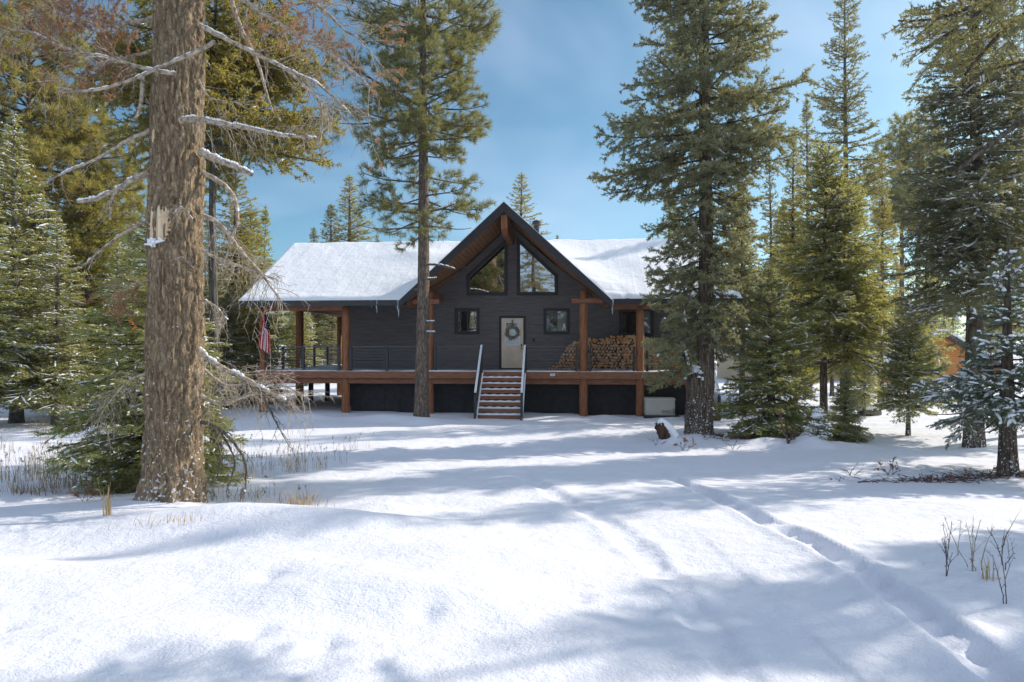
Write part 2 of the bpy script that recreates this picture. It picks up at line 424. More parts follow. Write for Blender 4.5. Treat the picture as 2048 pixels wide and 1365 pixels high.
# ------------------------------------------------------------------ snow-covered ground
PROF_Y = np.array([-60, -10, 0, 3.75, 6, 9, 12, 18, 24, 28, 60, 150, 900.0])
PROF_Z = np.array([0.9, 0.85, 0.8, 0.65, 0.52, 0.36, 0.22, 0.03, -0.05, -0.08, -0.05, 0.3, 4.0])
_py = np.linspace(-60, 900, 9601)
_pz = np.interp(_py, PROF_Y, PROF_Z)
_k = np.ones(21) / 21.0
_pz = np.convolve(np.pad(_pz, 10, mode='edge'), _k, mode='valid')
MOUNDS = [  # x, y, sx, sy, height
    (-2.3, 7.55, 1.5, 0.55, 0.24), (-3.6, 7.9, 1.0, 0.5, 0.16), (-4.45, 8.85, 0.55, 0.45, 0.12), (-1.7, 8.6, 0.7, 0.35, 0.14),
    (-5.8, 6.8, 1.5, 0.8, -0.16), (-1.2, 5.2, 1.3, 0.35, 0.09), (-3.0, 5.9, 2.2, 0.35, 0.07), (-0.6, 6.4, 1.0, 0.3, 0.06), (-2.4, 4.3, 0.8, 0.3, 0.05),
    (-4.4, 23.2, 1.2, 0.5, 0.22), (-3.0, 22.6, 0.9, 0.6, 0.16), (-7.2, 23.4, 1.2, 0.5, 0.18), (1.6, 24.2, 0.9, 0.35, 0.10), (3.4, 24.5, 0.8, 0.3, 0.14),
    (4.75, 17.8, 0.9, 0.7, 0.14), (4.0, 17.4, 0.35, 0.4, 0.18), (7.0, 17.2, 1.4, 0.6, 0.10), (7.3, 16.7, 0.42, 0.4, 0.26), (6.3, 16.9, 0.5, 0.3, 0.12),
    (8.2, 17.0, 0.6, 0.4, 0.08), (8.3, 11.4, 0.9, 0.6, 0.08), (-8.6, 10.0, 1.6, 0.6, 0.12), (0.6, 16.2, 0.35, 0.3, 0.07), (1.9, 16.0, 0.4, 0.25, 0.06),
]
def seg_dist(x, y, pts):
    best = np.full(x.shape, 1e9); al = np.zeros(x.shape); acc = 0.0
    for (x0, y0), (x1, y1) in zip(pts[:-1], pts[1:]):
        dx, dy = x1 - x0, y1 - y0; l2 = dx * dx + dy * dy
        t = np.clip(((x - x0) * dx + (y - y0) * dy) / l2, 0, 1)
        d = np.hypot(x - x0 - t * dx, y - y0 - t * dy)
        m = d < best
        best = np.where(m, d, best); al = np.where(m, acc + t * math.sqrt(l2), al); acc += math.sqrt(l2)
    return best, al, acc
TRACKS = [  # centre line, half width, depth
    ([(2.66, 13.0), (2.78, 11.5), (2.86, 9.5), (2.96, 7.5), (2.98, 6.2), (2.92, 5.0), (2.80, 3.6), (2.6, 1.5), (2.3, -6)], 0.12, 0.085),
    ([(0.10, 12.6), (0.32, 11.0), (0.72, 9.3), (1.12, 7.9), (1.3, 6.6), (1.35, 5.0), (1.25, 3.2), (0.9, -6)], 0.13, 0.035),
]
def ground(x, y):
    x = np.asarray(x, float); y = np.asarray(y, float)
    z = np.interp(y, _py, _pz)
    fall = np.exp(-np.maximum(y - 20, 0) / 40.0)
    z = z + 0.16 * vnoise(x, y, 6.0) + 0.09 * vnoise(x, y, 2.3, 1) + 0.045 * vnoise(x * 1.0, y * 1.6, 0.9, 2) + 0.018 * vnoise(x, y * 1.3, 0.36, 3) * fall + 0.003 * vnoise(x, y, 0.12, 4) * np.exp(-np.maximum(y - 3, 0) / 6.0)
    z = z + 0.05 * vnoise(x * 0.5 + y * 0.9, y * 0.25 - x * 0.2, 0.9, 5) * np.exp(-((y - 5) / 4.0) ** 2) * (x < 2)
    z = z + np.where(np.abs(x) > 14, (np.abs(x) - 14) * 0.012, 0)
    for mx, my, sx, sy, h in MOUNDS:
        z = z + h * np.exp(-((x - mx) / sx) ** 2 - ((y - my) / sy) ** 2)
    for pts, hw, dep in TRACKS:
        d, al, tot = seg_dist(x, y, pts)
        w = hw * (1 + 0.5 * vnoise(al, al * 0 + 3, 0.5, 8))
        mod = 0.75 + 1.1 * vnoise(al, al * 0 + 11, 0.45, 9) + 0.9 * vnoise(x, y, 0.13, 12)
        ends = np.clip(al / 1.2, 0, 1) * np.clip((tot - al) / 1.0, 0, 1)
        z = z - dep * mod * ends * np.exp(-(d / w) ** 4) + 0.025 * ends * dep / 0.085 * np.exp(-((d - w * 1.5) / 0.09) ** 2)
    for fx, fy in [(-1.65, 4.35), (-1.15, 4.2), (-2.1, 3.95), (-0.6, 4.75), (-2.0, 5.6), (0.5, 5.2), (-3.3, 4.4)]:
        z = z - 0.045 * np.exp(-((x - fx) / 0.10) ** 2 - ((y - fy) / 0.13) ** 2)
    return z
def gz(x, y): return float(ground(np.array([x]), np.array([y]))[0])

def build_ground():
    ys = [-60.0]
    while ys[-1] < 380:
        y = ys[-1]
        d = 2.5 if y < -6 else (0.25 if y < 2 else max(0.035, 0.0075 * y) if y < 45 else 0.04 * y)
        ys.append(y + d)
    ys = np.array(ys)
    a = np.linspace(-1, 1, 561)
    # columns fan out with distance so that near ground is fine
    half = np.interp(ys, [-60, -6, 0, 4, 30, 60, 900], [80, 40, 9, 6.5, 34, 90, 800])
    X = np.outer(half, np.sign(a) * np.abs(a) ** 1.15); Y = np.repeat(ys[:, None], len(a), 1)
    Z = ground(X, Y)
    nr, nc = X.shape
    idx = np.arange(nr * nc).reshape(nr, nc)
    q = np.stack([idx[:-1, :-1], idx[:-1, 1:], idx[1:, 1:], idx[1:, :-1]], -1).reshape(-1, 4)
    me = np_mesh('snow_ground', np.stack([X, Y, Z], -1).reshape(-1, 3), [q], [M['snow']], [0], smooth=True)
    tag(link_mesh('snow_ground', me), kind='structure')
build_ground()

# ------------------------------------------------------------------ the cabin (local axes: u along the front, v into the house, z up)
HX, HY, HR = -0.28, 25.5, R(-4.5)
_ch, _sh = math.cos(HR), math.sin(HR)
def HW(u, v, z=0.0):
    return Vector((HX + u * _ch - v * _sh, HY + u * _sh + v * _ch, z))
def HL(px, py, v):
    """(u, z) of the point on the plane v = const that the photograph shows at px, py"""
    a = (px - 1024.0) / F
    # v = (a d - HX) * (-sin) + (d - HY) * cos
    d = (v - HX * _sh + HY * _ch) / (_ch - a * _sh)
    X = a * d - HX; Y = d - HY
    return X * _ch + Y * _sh, CAM_Z - (py - HOR) / F * d

cabin = empty('cabin', (HX, HY, 0), HR)
tag(cabin, 'dark grey timber cabin with steep front gable, snowy roof and raised wooden deck', 'cabin')

ZD = 1.53            # deck level
VW = 2.5             # front wall
UL, UR = -6.98, 7.75 # wall ends
EAVE_V, EAVE_Z, RIDGE_V, RIDGE_Z, REAR_V = -0.35, 4.20, 4.64, 7.05, 9.6
SL = (RIDGE_Z - EAVE_Z) / (RIDGE_V - EAVE_V)
RU0, RU1 = -10.1, 8.6
GA, GZ, GH, GV = 0.03, 7.735, 3.9, -0.6    # gable axis, apex height, half width, front edge
GS = (GZ - 4.15) / GH
GT = 0.36                                  # barge board height

# siding: lapped boards, each course tilted so its lower edge stands proud
def siding():
    mb = MB(); row = 0.185; z = ZD - 0.02
    def lim(zz):      # half width under the gable roof
        return (GZ - GT * 0.8 - zz) / GS
    zroof = EAVE_Z + SL * (VW - EAVE_V) - 0.15
    while z < GZ - 0.6:
        z1 = z + row
        if z < zroof:
            ul, ur = UL, UR; ul1, ur1 = UL, UR
        else:
            ul, ur = GA - lim(z), GA + lim(z); ul1, ur1 = GA - max(lim(z1), 0.0), GA + max(lim(z1), 0.0)
        if ur - ul < 0.05: break
        vb, vt = VW - 0.029, VW - 0.001
        mb.add([(ul, vb, z), (ur, vb, z), (ur1, vt, z1), (ul1, vt, z1), (ul, VW + 0.01, z), (ur, VW + 0.01, z)], [(0, 1, 2, 3), (0, 4, 5, 1)])
        z = z1
    # side and rear walls, with the roof line
    zt = lambda v: EAVE_Z + SL * (v - EAVE_V) - 0.16 if v < RIDGE_V else RIDGE_Z - SL * (v - RIDGE_V) - 0.16
    for u, s in ((UL, -1), (UR, 1)):
        poly = [(VW, 0.0), (9.0, 0.0), (9.0, zt(9.0)), (RIDGE_V, zt(RIDGE_V)), (VW, zt(VW))]
        mb.prism(poly, 'x', u, u - s * 0.12)
    mb.box((UL, 8.9, -0.3), (UR, 9.0, zt(9.0)))
    return mb
siding().build('siding_wall', M['siding'], cabin)
for u0_, u1_ in ((UL - 0.01, UL + 0.13), (UR - 0.13, UR + 0.01)):
    mb = MB(); mb.box((u0_, VW - 0.05, ZD), (u1_, VW - 0.032, 5.4)); mb.build('corner_board', M['trim'], cabin)
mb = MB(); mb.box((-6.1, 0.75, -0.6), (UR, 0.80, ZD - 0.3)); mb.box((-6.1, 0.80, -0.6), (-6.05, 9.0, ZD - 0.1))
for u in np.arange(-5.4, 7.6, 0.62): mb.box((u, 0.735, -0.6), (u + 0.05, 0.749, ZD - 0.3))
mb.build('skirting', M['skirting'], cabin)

# main roof
def slope_sheet(u0, u1, v0, z0, v1, z1, nu, nv, off, rough, drift=None, seam=True, name='roof_snow', thick=0.10, valley=0):
    us = np.linspace(0, 1, nu); ts = np.linspace(0, 1, nv)
    S, T = np.meshgrid(us, ts)
    V = v0 + (v1 - v0) * T; Z = z0 + (z1 - z0) * T + off
    V = V - 0.09 * (1 - T) ** 10 * (0.5 + vnoise(S * 18, S * 0, 1.0, 51)) * np.sign(v1 - v0)
    half = (GZ - 0.04 - Z) / GS      # where the gable roof meets this slope
    A = np.full(S.shape, u0); B = np.full(S.shape, u1)
    if valley < 0: B = GA - half
    if valley > 0: A = GA + half
    U = A + (B - A) * S
    h = thick + rough * (vnoise(U, V, 0.9, 3) + 0.5 * vnoise(U, V, 0.35, 4))
    if seam: h = h + 0.0035 * np.exp(-(((U / 0.42) % 1.0 - 0.5) / 0.08) ** 2)
    if drift is not None: h = h + drift(U, V)
    edge = np.minimum(np.minimum((U - u0) / 0.12 if valley <= 0 else 9.0, (u1 - U) / 0.12 if valley >= 0 else 9.0), np.minimum(T * 40, 1e9))
    h = np.where(edge < 1, h * np.sqrt(np.clip(edge, 0, 1)), h)
    Zt = Z + h
    n = nu * nv; idx = np.arange(n).reshape(nv, nu)
    q = np.stack([idx[:-1, :-1], idx[:-1, 1:], idx[1:, 1:], idx[1:, :-1]], -1).reshape(-1, 4)
    verts = np.concatenate([np.stack([U, V, Zt], -1).reshape(-1, 3), np.stack([U, V, Z - 0.001], -1).reshape(-1, 3)])
    border = []
    rim = [idx[0, :], idx[:, -1], idx[-1, ::-1], idx[::-1, 0]]
    for r in rim: border.append(np.stack([r[:-1], r[:-1] + n, r[1:] + n, r[1:]], -1))
    return np_mesh(name, verts, [q, np.concatenate(border)], [M['roof_snow']], [0, 0], smooth=True)

mb = MB()
hv = lambda z: (GZ - 0.1 - z) / GS
for s in (-1, 1):
    o_ = RU0 if s < 0 else RU1
    q_ = [(o_, EAVE_V, EAVE_Z), (GA + s * hv(EAVE_Z), EAVE_V, EAVE_Z), (GA + s * hv(RIDGE_Z), RIDGE_V, RIDGE_Z), (o_, RIDGE_V, RIDGE_Z)]
    mb.add(q_ + [(x, y, z - 0.15) for x, y, z in q_], [(0, 1, 2, 3), (7, 6, 5, 4)] + [(i, i + 4, (i + 1) % 4 + 4, (i + 1) % 4) for i in range(4)])
mb.prism([(RIDGE_V, RIDGE_Z), (REAR_V, EAVE_Z), (REAR_V, EAVE_Z - 0.15), (RIDGE_V, RIDGE_Z - 0.15)], 'x', RU0, RU1)
roof = mb.build('roof', M['trim'], cabin)
mb = MB(); mb.box((RU0 + 0.02, EAVE_V - 0.07, EAVE_Z - 0.20), (GA - GH + 0.25, EAVE_V - 0.002, EAVE_Z + 0.02)); mb.build('eave_gutter', M['metal'], roof)
mb = MB(); mb.box((GA + GH - 0.25, EAVE_V - 0.07, EAVE_Z - 0.20), (RU1 - 0.02, EAVE_V - 0.002, EAVE_Z + 0.02)); mb.build('eave_gutter', M['metal'], roof)
def valley_drift(U, V):
    zz = EAVE_Z + SL * (V - EAVE_V)
    half = (GZ - zz) / GS
    dist = np.abs(U - GA) - half
    left = U < GA
    wide = np.where(left, 0.75, 0.95)
    amp = np.where(left, 0.20, 0.24) * (0.7 + 0.9 * (vnoise(U, V, 1.3, 21) + 0.3)) * np.clip((V - EAVE_V) / 0.7, 0.25, 1) * np.clip((RIDGE_V - V) / 0.8, 0.1, 1)
    lump = 0.16 * np.exp(-((U + 4.0) / 0.9) ** 2 - ((V - 3.2) / 0.55) ** 2) + 0.10 * np.exp(-((U - 5.2) / 0.9) ** 2 - ((V - 2.2) / 0.7) ** 2)
    return amp * np.exp(-(np.maximum(dist, 0) / wide) ** 2) + lump
for s in (-1, 1):
    me = slope_sheet(RU0 + 0.02, RU1 - 0.02, EAVE_V - 0.05, EAVE_Z, RIDGE_V, RIDGE_Z, 300, 120, 0.003, 0.035, valley_drift, valley=s)
    link_mesh('roof_snow', me, roof)
me = slope_sheet(RU0 + 0.02, RU1 - 0.02, REAR_V, EAVE_Z, RIDGE_V, RIDGE_Z, 60, 20, 0.003, 0.02, None, False)
link_mesh('roof_snow', me, roof)

# steep front gable
gr_mb = MB()
GB = 9.4
def gz_top(u): return GZ - GS * abs(u - GA)
for s in (-1, 1):
    e = GA + s * GH
    gr_mb.prism([(GA, GZ), (e, GZ - GS * GH), (e, GZ - GS * GH - 0.16), (GA, GZ - 0.18)], 'y', GV + 0.06, GB)
gable = gr_mb.build('gable_roof', M['metal'], cabin)
for s in (-1, 1):
    e = GA + s * (GH + 0.02)
    mb = MB(); mb.prism([(GA, GZ + 0.02), (e, GZ - GS * GH), (e, GZ - GS * GH - GT * 0.78), (GA, GZ - GT)], 'y', GV, GV + 0.055)
    mb.build('barge_board', M['trim'], gable)
    # tongue-and-groove soffit under the overhang
    mb = MB(); nb = 30
    for k in range(nb):
        t0, t1 = k / nb, (k + 1) / nb - 0.004
        a0, a1 = GA + s * (0.02 + t0 * (GH - 0.05)), GA + s * (0.02 + t1 * (GH - 0.05))
        z0, z1 = gz_top(a0) - 0.185, gz_top(a1) - 0.185
        mb.prism([(a0, z0), (a1, z1), (a1, z1 - 0.02), (a0, z0 - 0.02)], 'y', GV + 0.058, VW + 0.05)
    mb.build('soffit', M['soffit'], gable)
    # snow lying on the gable slope
    nu, nv = 40, 90
    T, V = np.meshgrid(np.linspace(0, 1, nu), np.linspace(GV + 0.01, GB, nv))
    U = GA + s * T * (GH + 0.01); Z = GZ - GS * np.abs(U - GA) + 0.004
    h = 0.055 + 0.02 * vnoise(T * 6, V, 0.6, 31 + s)
    h = h * np.sqrt(np.clip(np.minimum((V - GV) / 0.05 + 0.35, 1), 0, 1))
    n = nu * nv; idx = np.arange(n).reshape(nv, nu)
    q = np.stack([idx[:-1, :-1], idx[:-1, 1:], idx[1:, 1:], idx[1:, :-1]], -1).reshape(-1, 4)
    verts = np.concatenate([np.stack([U, V, Z + h], -1).reshape(-1, 3), np.stack([U, V, Z], -1).reshape(-1, 3)])
    rim = [idx[0, :], idx[:, -1], idx[-1, ::-1], idx[::-1, 0]]
    bd = np.concatenate([np.stack([r[:-1], r[:-1] + n, r[1:] + n, r[1:]], -1) for r in rim])
    link_mesh('gable_snow', np_mesh('gable_snow', verts, [q, bd], [M['roof_snow']], [0, 0], smooth=True), gable)
def icicle(u, v, z, l, r, parent):
    mb = MB(); k = 6
    mb.tube([(u + 0.01 * math.sin(i * 1.7), v, z - l * i / k) for i in range(k + 1)], [r * (1 - i / (k + 0.3)) ** 0.8 for i in range(k + 1)], 7)
    mb.build('icicle', M['ice'], parent, smooth=True)
zt_ = GZ - GS * GH
icicle(GA - GH - 0.03, GV + 0.1, zt_ + 0.02, 0.62, 0.055, gable); icicle(GA + GH + 0.03, GV + 0.1, zt_ + 0.02, 0.55, 0.05, gable)
icicle(GA - GH - 0.12, GV + 0.25, zt_ + 0.0, 0.3, 0.035, gable); icicle(GA + GH + 0.05, GV + 0.3, zt_ + 0.0, 0.32, 0.035, gable)
icicle(-4.75, EAVE_V - 0.05, EAVE_Z - 0.0, 0.5, 0.03, roof); icicle(-4.95, EAVE_V - 0.05, EAVE_Z - 0.0, 0.3, 0.025, roof)
# ridge beam with an angled end, and its shaped bracket
mb = MB(); mb.prism([(GV + 0.12, GZ - 0.42), (GV + 0.12, GZ - 0.95), (GV + 0.55, GZ - 1.12), (VW + 0.02, GZ - 1.12), (VW + 0.02, GZ - 0.42)], 'x', GA - 0.12, GA + 0.12)
mb.build('ridge_beam', M['stain'], cabin, bevel=0.015)
# plate beams that carry the gable's lower ends
for s in (-1, 1):
    uc = HL(1167, 600, 0.25)[0] if s > 0 else HL(862, 600, 0.25)[0]
    mb = MB(); c = uc - 0.05
    mb.box((c - 0.40, 0.04, 4.08), (c + 0.74, 0.24, 4.26)) if s > 0 else mb.box((c - 0.62, 0.04, 4.08), (c + 0.40, 0.24, 4.26))
    mb.build('cross_beam', M['stain_h'], cabin, bevel=0.012)
    mb = MB(); mb.box((uc - 0.10, 0.245, 4.30), (uc + 0.10, VW - 0.03, 4.5)); mb.build('plate_beam', M['stain_h'], cabin, bevel=0.012)

# chimney
uc, zc = HL(1073, 452, 5.6)
mb = MB(); mb.tube([(uc, 5.6, 6.0), (uc, 5.6, zc)], [0.13, 0.13], 16); mb.tube([(uc, 5.6, zc), (uc, 5.6, zc + 0.05), (uc, 5.6, zc + 0.06), (uc, 5.6, zc + 0.2), (uc, 5.6, zc + 0.24)], [0.15, 0.21, 0.19, 0.19, 0.1], 16)
mb.build('chimney', M['metal'], cabin, smooth=False)

# round log posts from the ground to the roof
POST_U = [HL(527, 700, 0.25)[0], HL(692, 700, 0.25)[0], HL(860, 700, 0.25)[0], HL(1167, 700, 0.25)[0], HL(1280, 700, 0.25)[0]]
POST_TOP = [4.0, 4.0, 4.55, 4.55, 4.0]
rg = random.Random(3)
for u, zt in zip(POST_U, POST_TOP):
    r = 0.145 + rg.uniform(-.008, .012)
    mb = MB(); k = 12
    mb.tube([(u + rg.uniform(-.006, .006), 0.25 + 0.0, -0.5 + (zt + 0.5) * i / k) for i in range(k + 1)], [r * (1.06 - 0.09 * i / k) for i in range(k + 1)], 18, wob=0.012, rng=rg)
    mb.build('log_post', M['stain'], cabin, smooth=True)
for u, v, r, zt, mt in ((-9.30, 3.6, 0.17, 4.0, 'stain'), (HL(622, 790, 4.4)[0], 4.4, 0.115, 1.3, 'metal'), (HL(655, 790, 5.4)[0], 5.4, 0.115, 1.3, 'metal'), (-9.3, 8.9, 0.15, 4.0, 'stain')):
    mb = MB(); mb.tube([(u, v, -0.5), (u, v, zt)], [r, r * .95], 16); mb.build('log_post' if zt > 2 else 'pier', M[mt], cabin, smooth=True)
mb = MB(); mb.box((-9.6, 0.13, 3.86), (UL + 0.9, 0.37, 4.04)); mb.build('header_beam', M['stain_h'], cabin, bevel=0.01)
mb = MB(); mb.box((-9.45, 3.5, 4.02), (UL, 3.7, 4.26)); mb.build('header_beam', M['stain_h'], cabin, bevel=0.01)
mb = MB(); mb.box((-9.42, 0.4, 4.02), (-9.2, 9.0, 4.22)); mb.build('header_beam', M['stain_h'], cabin, bevel=0.01)
mb = MB(); mb.box((GA + GH + 0.1, 0.13, 3.86), (RU1 - 0.4, 0.37, 4.04)); mb.build('header_beam', M['stain_h'], cabin, bevel=0.01)

# deck: boards, rim beam, lower beam, thin snow
DU0, DU1 = -9.62, 7.5
mb = MB()
v = 0.06
while v < VW - 0.05:
    mb.box((DU0, v, ZD - 0.04), (DU1, v + 0.135, ZD)); v += 0.142
while v < 9.6:
    mb.box((DU0, v, ZD - 0.04), (UL - 0.03, v + 0.135, ZD)); v += 0.142
deck = mb.build('deck', M['deck'], cabin)
mb = MB(); mb.box((DU0 - 0.02, 0.0, ZD - 0.26), (DU1, 0.055, ZD + 0.005)); mb.build('rim_beam', M['stain_h'], deck, bevel=0.008)
mb = MB(); mb.box((DU0 + 0.05, 0.16, ZD - 0.47), (DU1, 0.34, ZD - 0.27)); mb.build('carrier_beam', M['stain_h'], deck, bevel=0.008)
mb = MB(); mb.box((DU0 - 0.02, 0.06, ZD - 0.26), (DU0 + 0.03, 9.6, ZD + 0.005)); mb.build('rim_beam', M['stain_h'], deck)
mb = MB(); mb.box((DU0 + 0.04, 9.5, ZD - 0.26), (UL, 9.56, ZD - 0.005)); mb.build('rim_beam', M['stain_h'], deck)
# thin snow on the deck
def deck_snow(u0, u1, v0, v1, nu, nv):
    U, V = np.meshgrid(np.linspace(u0, u1, nu), np.linspace(v0, v1, nv))
    h = np.clip(0.022 + 0.05 * vnoise(U, V, 0.8, 41) - 0.012 * np.clip(V - 0.6, 0, 1.5), 0.004, 1)
    n = nu * nv; idx = np.arange(n).reshape(nv, nu)
    q = np.stack([idx[:-1, :-1], idx[:-1, 1:], idx[1:, 1:], idx[1:, :-1]], -1).reshape(-1, 4)
    verts = np.concatenate([np.stack([U, V, ZD + 0.004 + h], -1).reshape(-1, 3), np.stack([U, V, U * 0 + ZD + 0.004], -1).reshape(-1, 3)])
    rim = [idx[0, :], idx[:, -1], idx[-1, ::-1], idx[::-1, 0]]
    bd = np.concatenate([np.stack([r[:-1], r[:-1] + n, r[1:] + n, r[1:]], -1) for r in rim])
    link_mesh('deck_snow', np_mesh('deck_snow', verts, [q, bd], [M['roof_snow']], [0, 0], smooth=True), deck)
deck_snow(DU0, DU1, 0.002, 1.5, 200, 12); deck_snow(DU0 + 0.05, UL - 0.1, 1.51, 9.4, 30, 60)

# railing in sections: black posts, thin rails
RZ = 2.46
ST0, ST1 = -0.86, 0.76      # stair opening in u
S20, S21 = 6.62, 7.46
def rail(p, q, n_posts, skip_ends=(False, False)):
    mb = MB(); p = Vector(p); q = Vector(q)
    for k in range(7):
        z = ZD + 0.12 + k * 0.115
        mb.bar(p + Vector((0, 0, z)), q + Vector((0, 0, z)), 0.020, 0.018)
    mb.bar(p + Vector((0, 0, RZ)), q + Vector((0, 0, RZ)), 0.05, 0.036)
    r = mb.build('railing', M['rail_metal'], cabin)
    for i in range(n_posts):
        t = i / max(n_posts - 1, 1)
        c = p.lerp(q, t)
        m2 = MB(); m2.box((c.x - 0.045, c.y - 0.045, ZD + 0.002), (c.x + 0.045, c.y + 0.045, RZ + 0.02)); m2.build('rail_post', M['metal'], r)
    return r
RV = 0.10
rail((POST_U[0] + 0.25, RV, 0), (POST_U[1] - 0.22, RV, 0), 3)
rail((POST_U[1] + 0.24, RV, 0), (POST_U[2] - 0.22, RV, 0), 3)
rail((POST_U[2] + 0.24, RV, 0), (ST0 - 0.03, RV, 0), 2)
rail((ST1 + 0.03, RV, 0), (POST_U[3] - 0.26, RV, 0), 2)
rail((POST_U[3] + 0.24, RV, 0), (POST_U[4] - 0.24, RV, 0), 2)
rail((POST_U[4] + 0.24, RV, 0), (S20 - 0.05, RV, 0), 2)
rail((-9.45, RV + 0.3, 0), (-9.45, 9.3, 0), 6)
rail((-9.3, 9.4, 0), (UL - 0.1, 9.4, 0), 4)
# snow lying on the front top rails is a thin white line
# stairs
def stairs(u0, u1):
    zb = -0.12; nst = 8; rise = (ZD - zb) / nst; run = 0.235
    vend = -nst * run
    root = None
    for s in (u0 - 0.02, u1 - 0.025):
        st = MB(); st.prism([(0.0, ZD - 0.06), (0.0, ZD - 0.36), (vend, zb - 0.2), (vend, zb + 0.06)], 'x', s, s + 0.045)
        o = st.build('stringer' if root else 'staircase', M['stain_h'], root or cabin); root = root or o
    for k in range(nst):
        z = ZD - rise * k - 0.01; v1 = -run * (k - 0.02) if k else 0.0
        if k == 0: continue
        m2 = MB(); m2.box((u0 + 0.03, -run * (k + 0.12), z - 0.05), (u1 - 0.03, -run * (k - 1) - 0.005, z))
        m2.box((u0 + 0.03, -run * (k + 0.10), z - 0.125), (u1 - 0.03, -run * (k + 0.10) + 0.03, z - 0.051))
        m2.build('tread', M['stain_h'], root, bevel=0.006)
        m3 = MB(); n = 24
        top = [(u0 + 0.04 + (u1 - u0 - 0.08) * i / n, 0.045 + 0.012 * math.sin(i * 1.3 + k)) for i in range(n + 1)]
        poly = [(u0 + 0.04, 0.0)] + [(u1 - 0.04, 0.0)] + list(reversed(top))
        m3.prism([(a, z + 0.003 + b) for a, b in poly], 'y', -run * (k + 0.09), -run * (k - 1) - 0.03)
        m3.build('tread_snow', M['roof_snow'], root)
    for u in (u0, u1):
        m2 = MB()
        a = Vector((u, -0.03, RZ + 0.02)); b = Vector((u, vend + 0.06, zb + 0.95))
        m2.bar(a, b, 0.055, 0.05)
        m2.box((u - 0.045, vend + 0.02, zb - 0.3), (u + 0.045, vend + 0.11, zb + 0.925)); m2.box((u - 0.045, -0.06, ZD - 0.2), (u + 0.045, 0.03, RZ))
        for k in range(6):
            dz = 0.14 + k * 0.13
            m2.bar(a - Vector((0, 0, dz)), b - Vector((0, 0, dz)), 0.014, 0.014)
        h = m2.build('handrail', M['metal'], root)
        m3 = MB(); o_ = Vector((0, 0, 0.04)); m3.bar(a + o_, b + o_, 0.075, 0.04); m3.build('handrail_snow', M['roof_snow'], h)
        m3 = MB(); a2 = Vector((u + (0.05 if u == u0 else 0.02), -0.02, ZD - 0.03)); b2 = Vector((a2.x, vend + 0.02, zb + 0.09)); m3.bar(a2, b2, 0.05, 0.03); m3.build('stringer_snow', M['roof_snow'], root)
    return root
stairs(ST0, ST1); stairs(S20, S21)

# windows: frame, sashes, glass
def frame_poly(poly, w, v0, v1, name, mat, parent, inset=True):
    """a picture-frame of width w round polygon poly (u,z), counter-clockwise, between depths v0 (front) and v1"""
    n = len(poly); c = []
    for i in range(n):
        p0, p1, p2 = Vector(poly[i - 1]), Vector(poly[i]), Vector(poly[(i + 1) % n])
        d1 = (p1 - p0).normalized(); d2 = (p2 - p1).normalized()
        n1 = Vector((d1.y, -d1.x)); n2 = Vector((d2.y, -d2.x))
        k = (n1 + n2); k = k / max(0.25, 1 + n1.dot(n2))
        c.append(p1 + k * w)
    mb = MB()
    vs = [(p[0], v0, p[1]) for p in poly] + [(q.x, v0, q.y) for q in c] + [(p[0], v1, p[1]) for p in poly] + [(q.x, v1, q.y) for q in c]
    fs = []
    for i in range(n):
        j = (i + 1) % n
        fs += [(i, j, n + j, n + i), (n + i, n + j, 3 * n + j, 3 * n + i), (j, i, 2 * n + i, 2 * n + j)]
    mb.add(vs, fs)
    return mb.build(name, mat, parent)
def pane(poly, v, name, mat, parent):
    mb = MB(); mb.prism(poly, 'y', v, v + 0.008); return mb.build(name, mat, parent)
def rect(px0, py0, px1, py1):
    u0, z1 = HL(px0, py0, VW - 0.05); u1, z0 = HL(px1, py1, VW - 0.05)
    return [(u0, z0), (u1, z0), (u1, z1), (u0, z1)]
def slider(px0, py0, px1, py1, right='glass_blind', ornament=False):
    p = rect(px0, py0, px1, py1); (u0, z0), (u1, _), (_, z1), _ = p
    w = frame_poly(p, 0.10, VW - 0.06, VW + 0.0, 'window', M['trim'], cabin)
    ip = [(u0 + .03, z0 + .03), (u1 - .03, z0 + .03), (u1 - .03, z1 - .03), (u0 + .03, z1 - .03)]
    frame_poly(ip, 0.032, VW - 0.05, VW - 0.01, 'sash', M['metal'], w)
    um = (u0 + u1) / 2 + 0.02
    mb = MB(); mb.box((um - .02, VW - 0.052, z0 + .03), (um + .02, VW - 0.012, z1 - .03)); mb.build('mullion', M['metal'], w)
    pane([(u0 + .03, z0 + .03), (um - .02, z0 + .03), (um - .02, z1 - .03), (u0 + .03, z1 - .03)], VW - 0.034, 'pane', M['glass_screen'], w)
    pane([(um + .02, z0 + .03), (u1 - .03, z0 + .03), (u1 - .03, z1 - .03), (um + .02, z1 - .03)], VW - 0.04, 'pane', M[right], w)
    return w, (um, u1, z0, z1)
slider(914, 622, 954, 664, 'glass')
w, (um, u1, z0, z1) = slider(1092, 622, 1134, 664)
mb = MB(); c = u1 - 0.12; mb.prism([(c - .07, z0 + .1), (c - .03, z0 + .1), (c - .005, z0 + .22), (c + .03, z0 + .12), (c + .06, z0 + .1), (c + .05, z0 + .2), (c + .02, z0 + .33), (c - .02, z0 + .34), (c - .03, z0 + .22)], 'y', VW - 0.046, VW - 0.041)
mb.build('window_ornament', M['white'], w)
slider(1243, 622, 1302, 668)
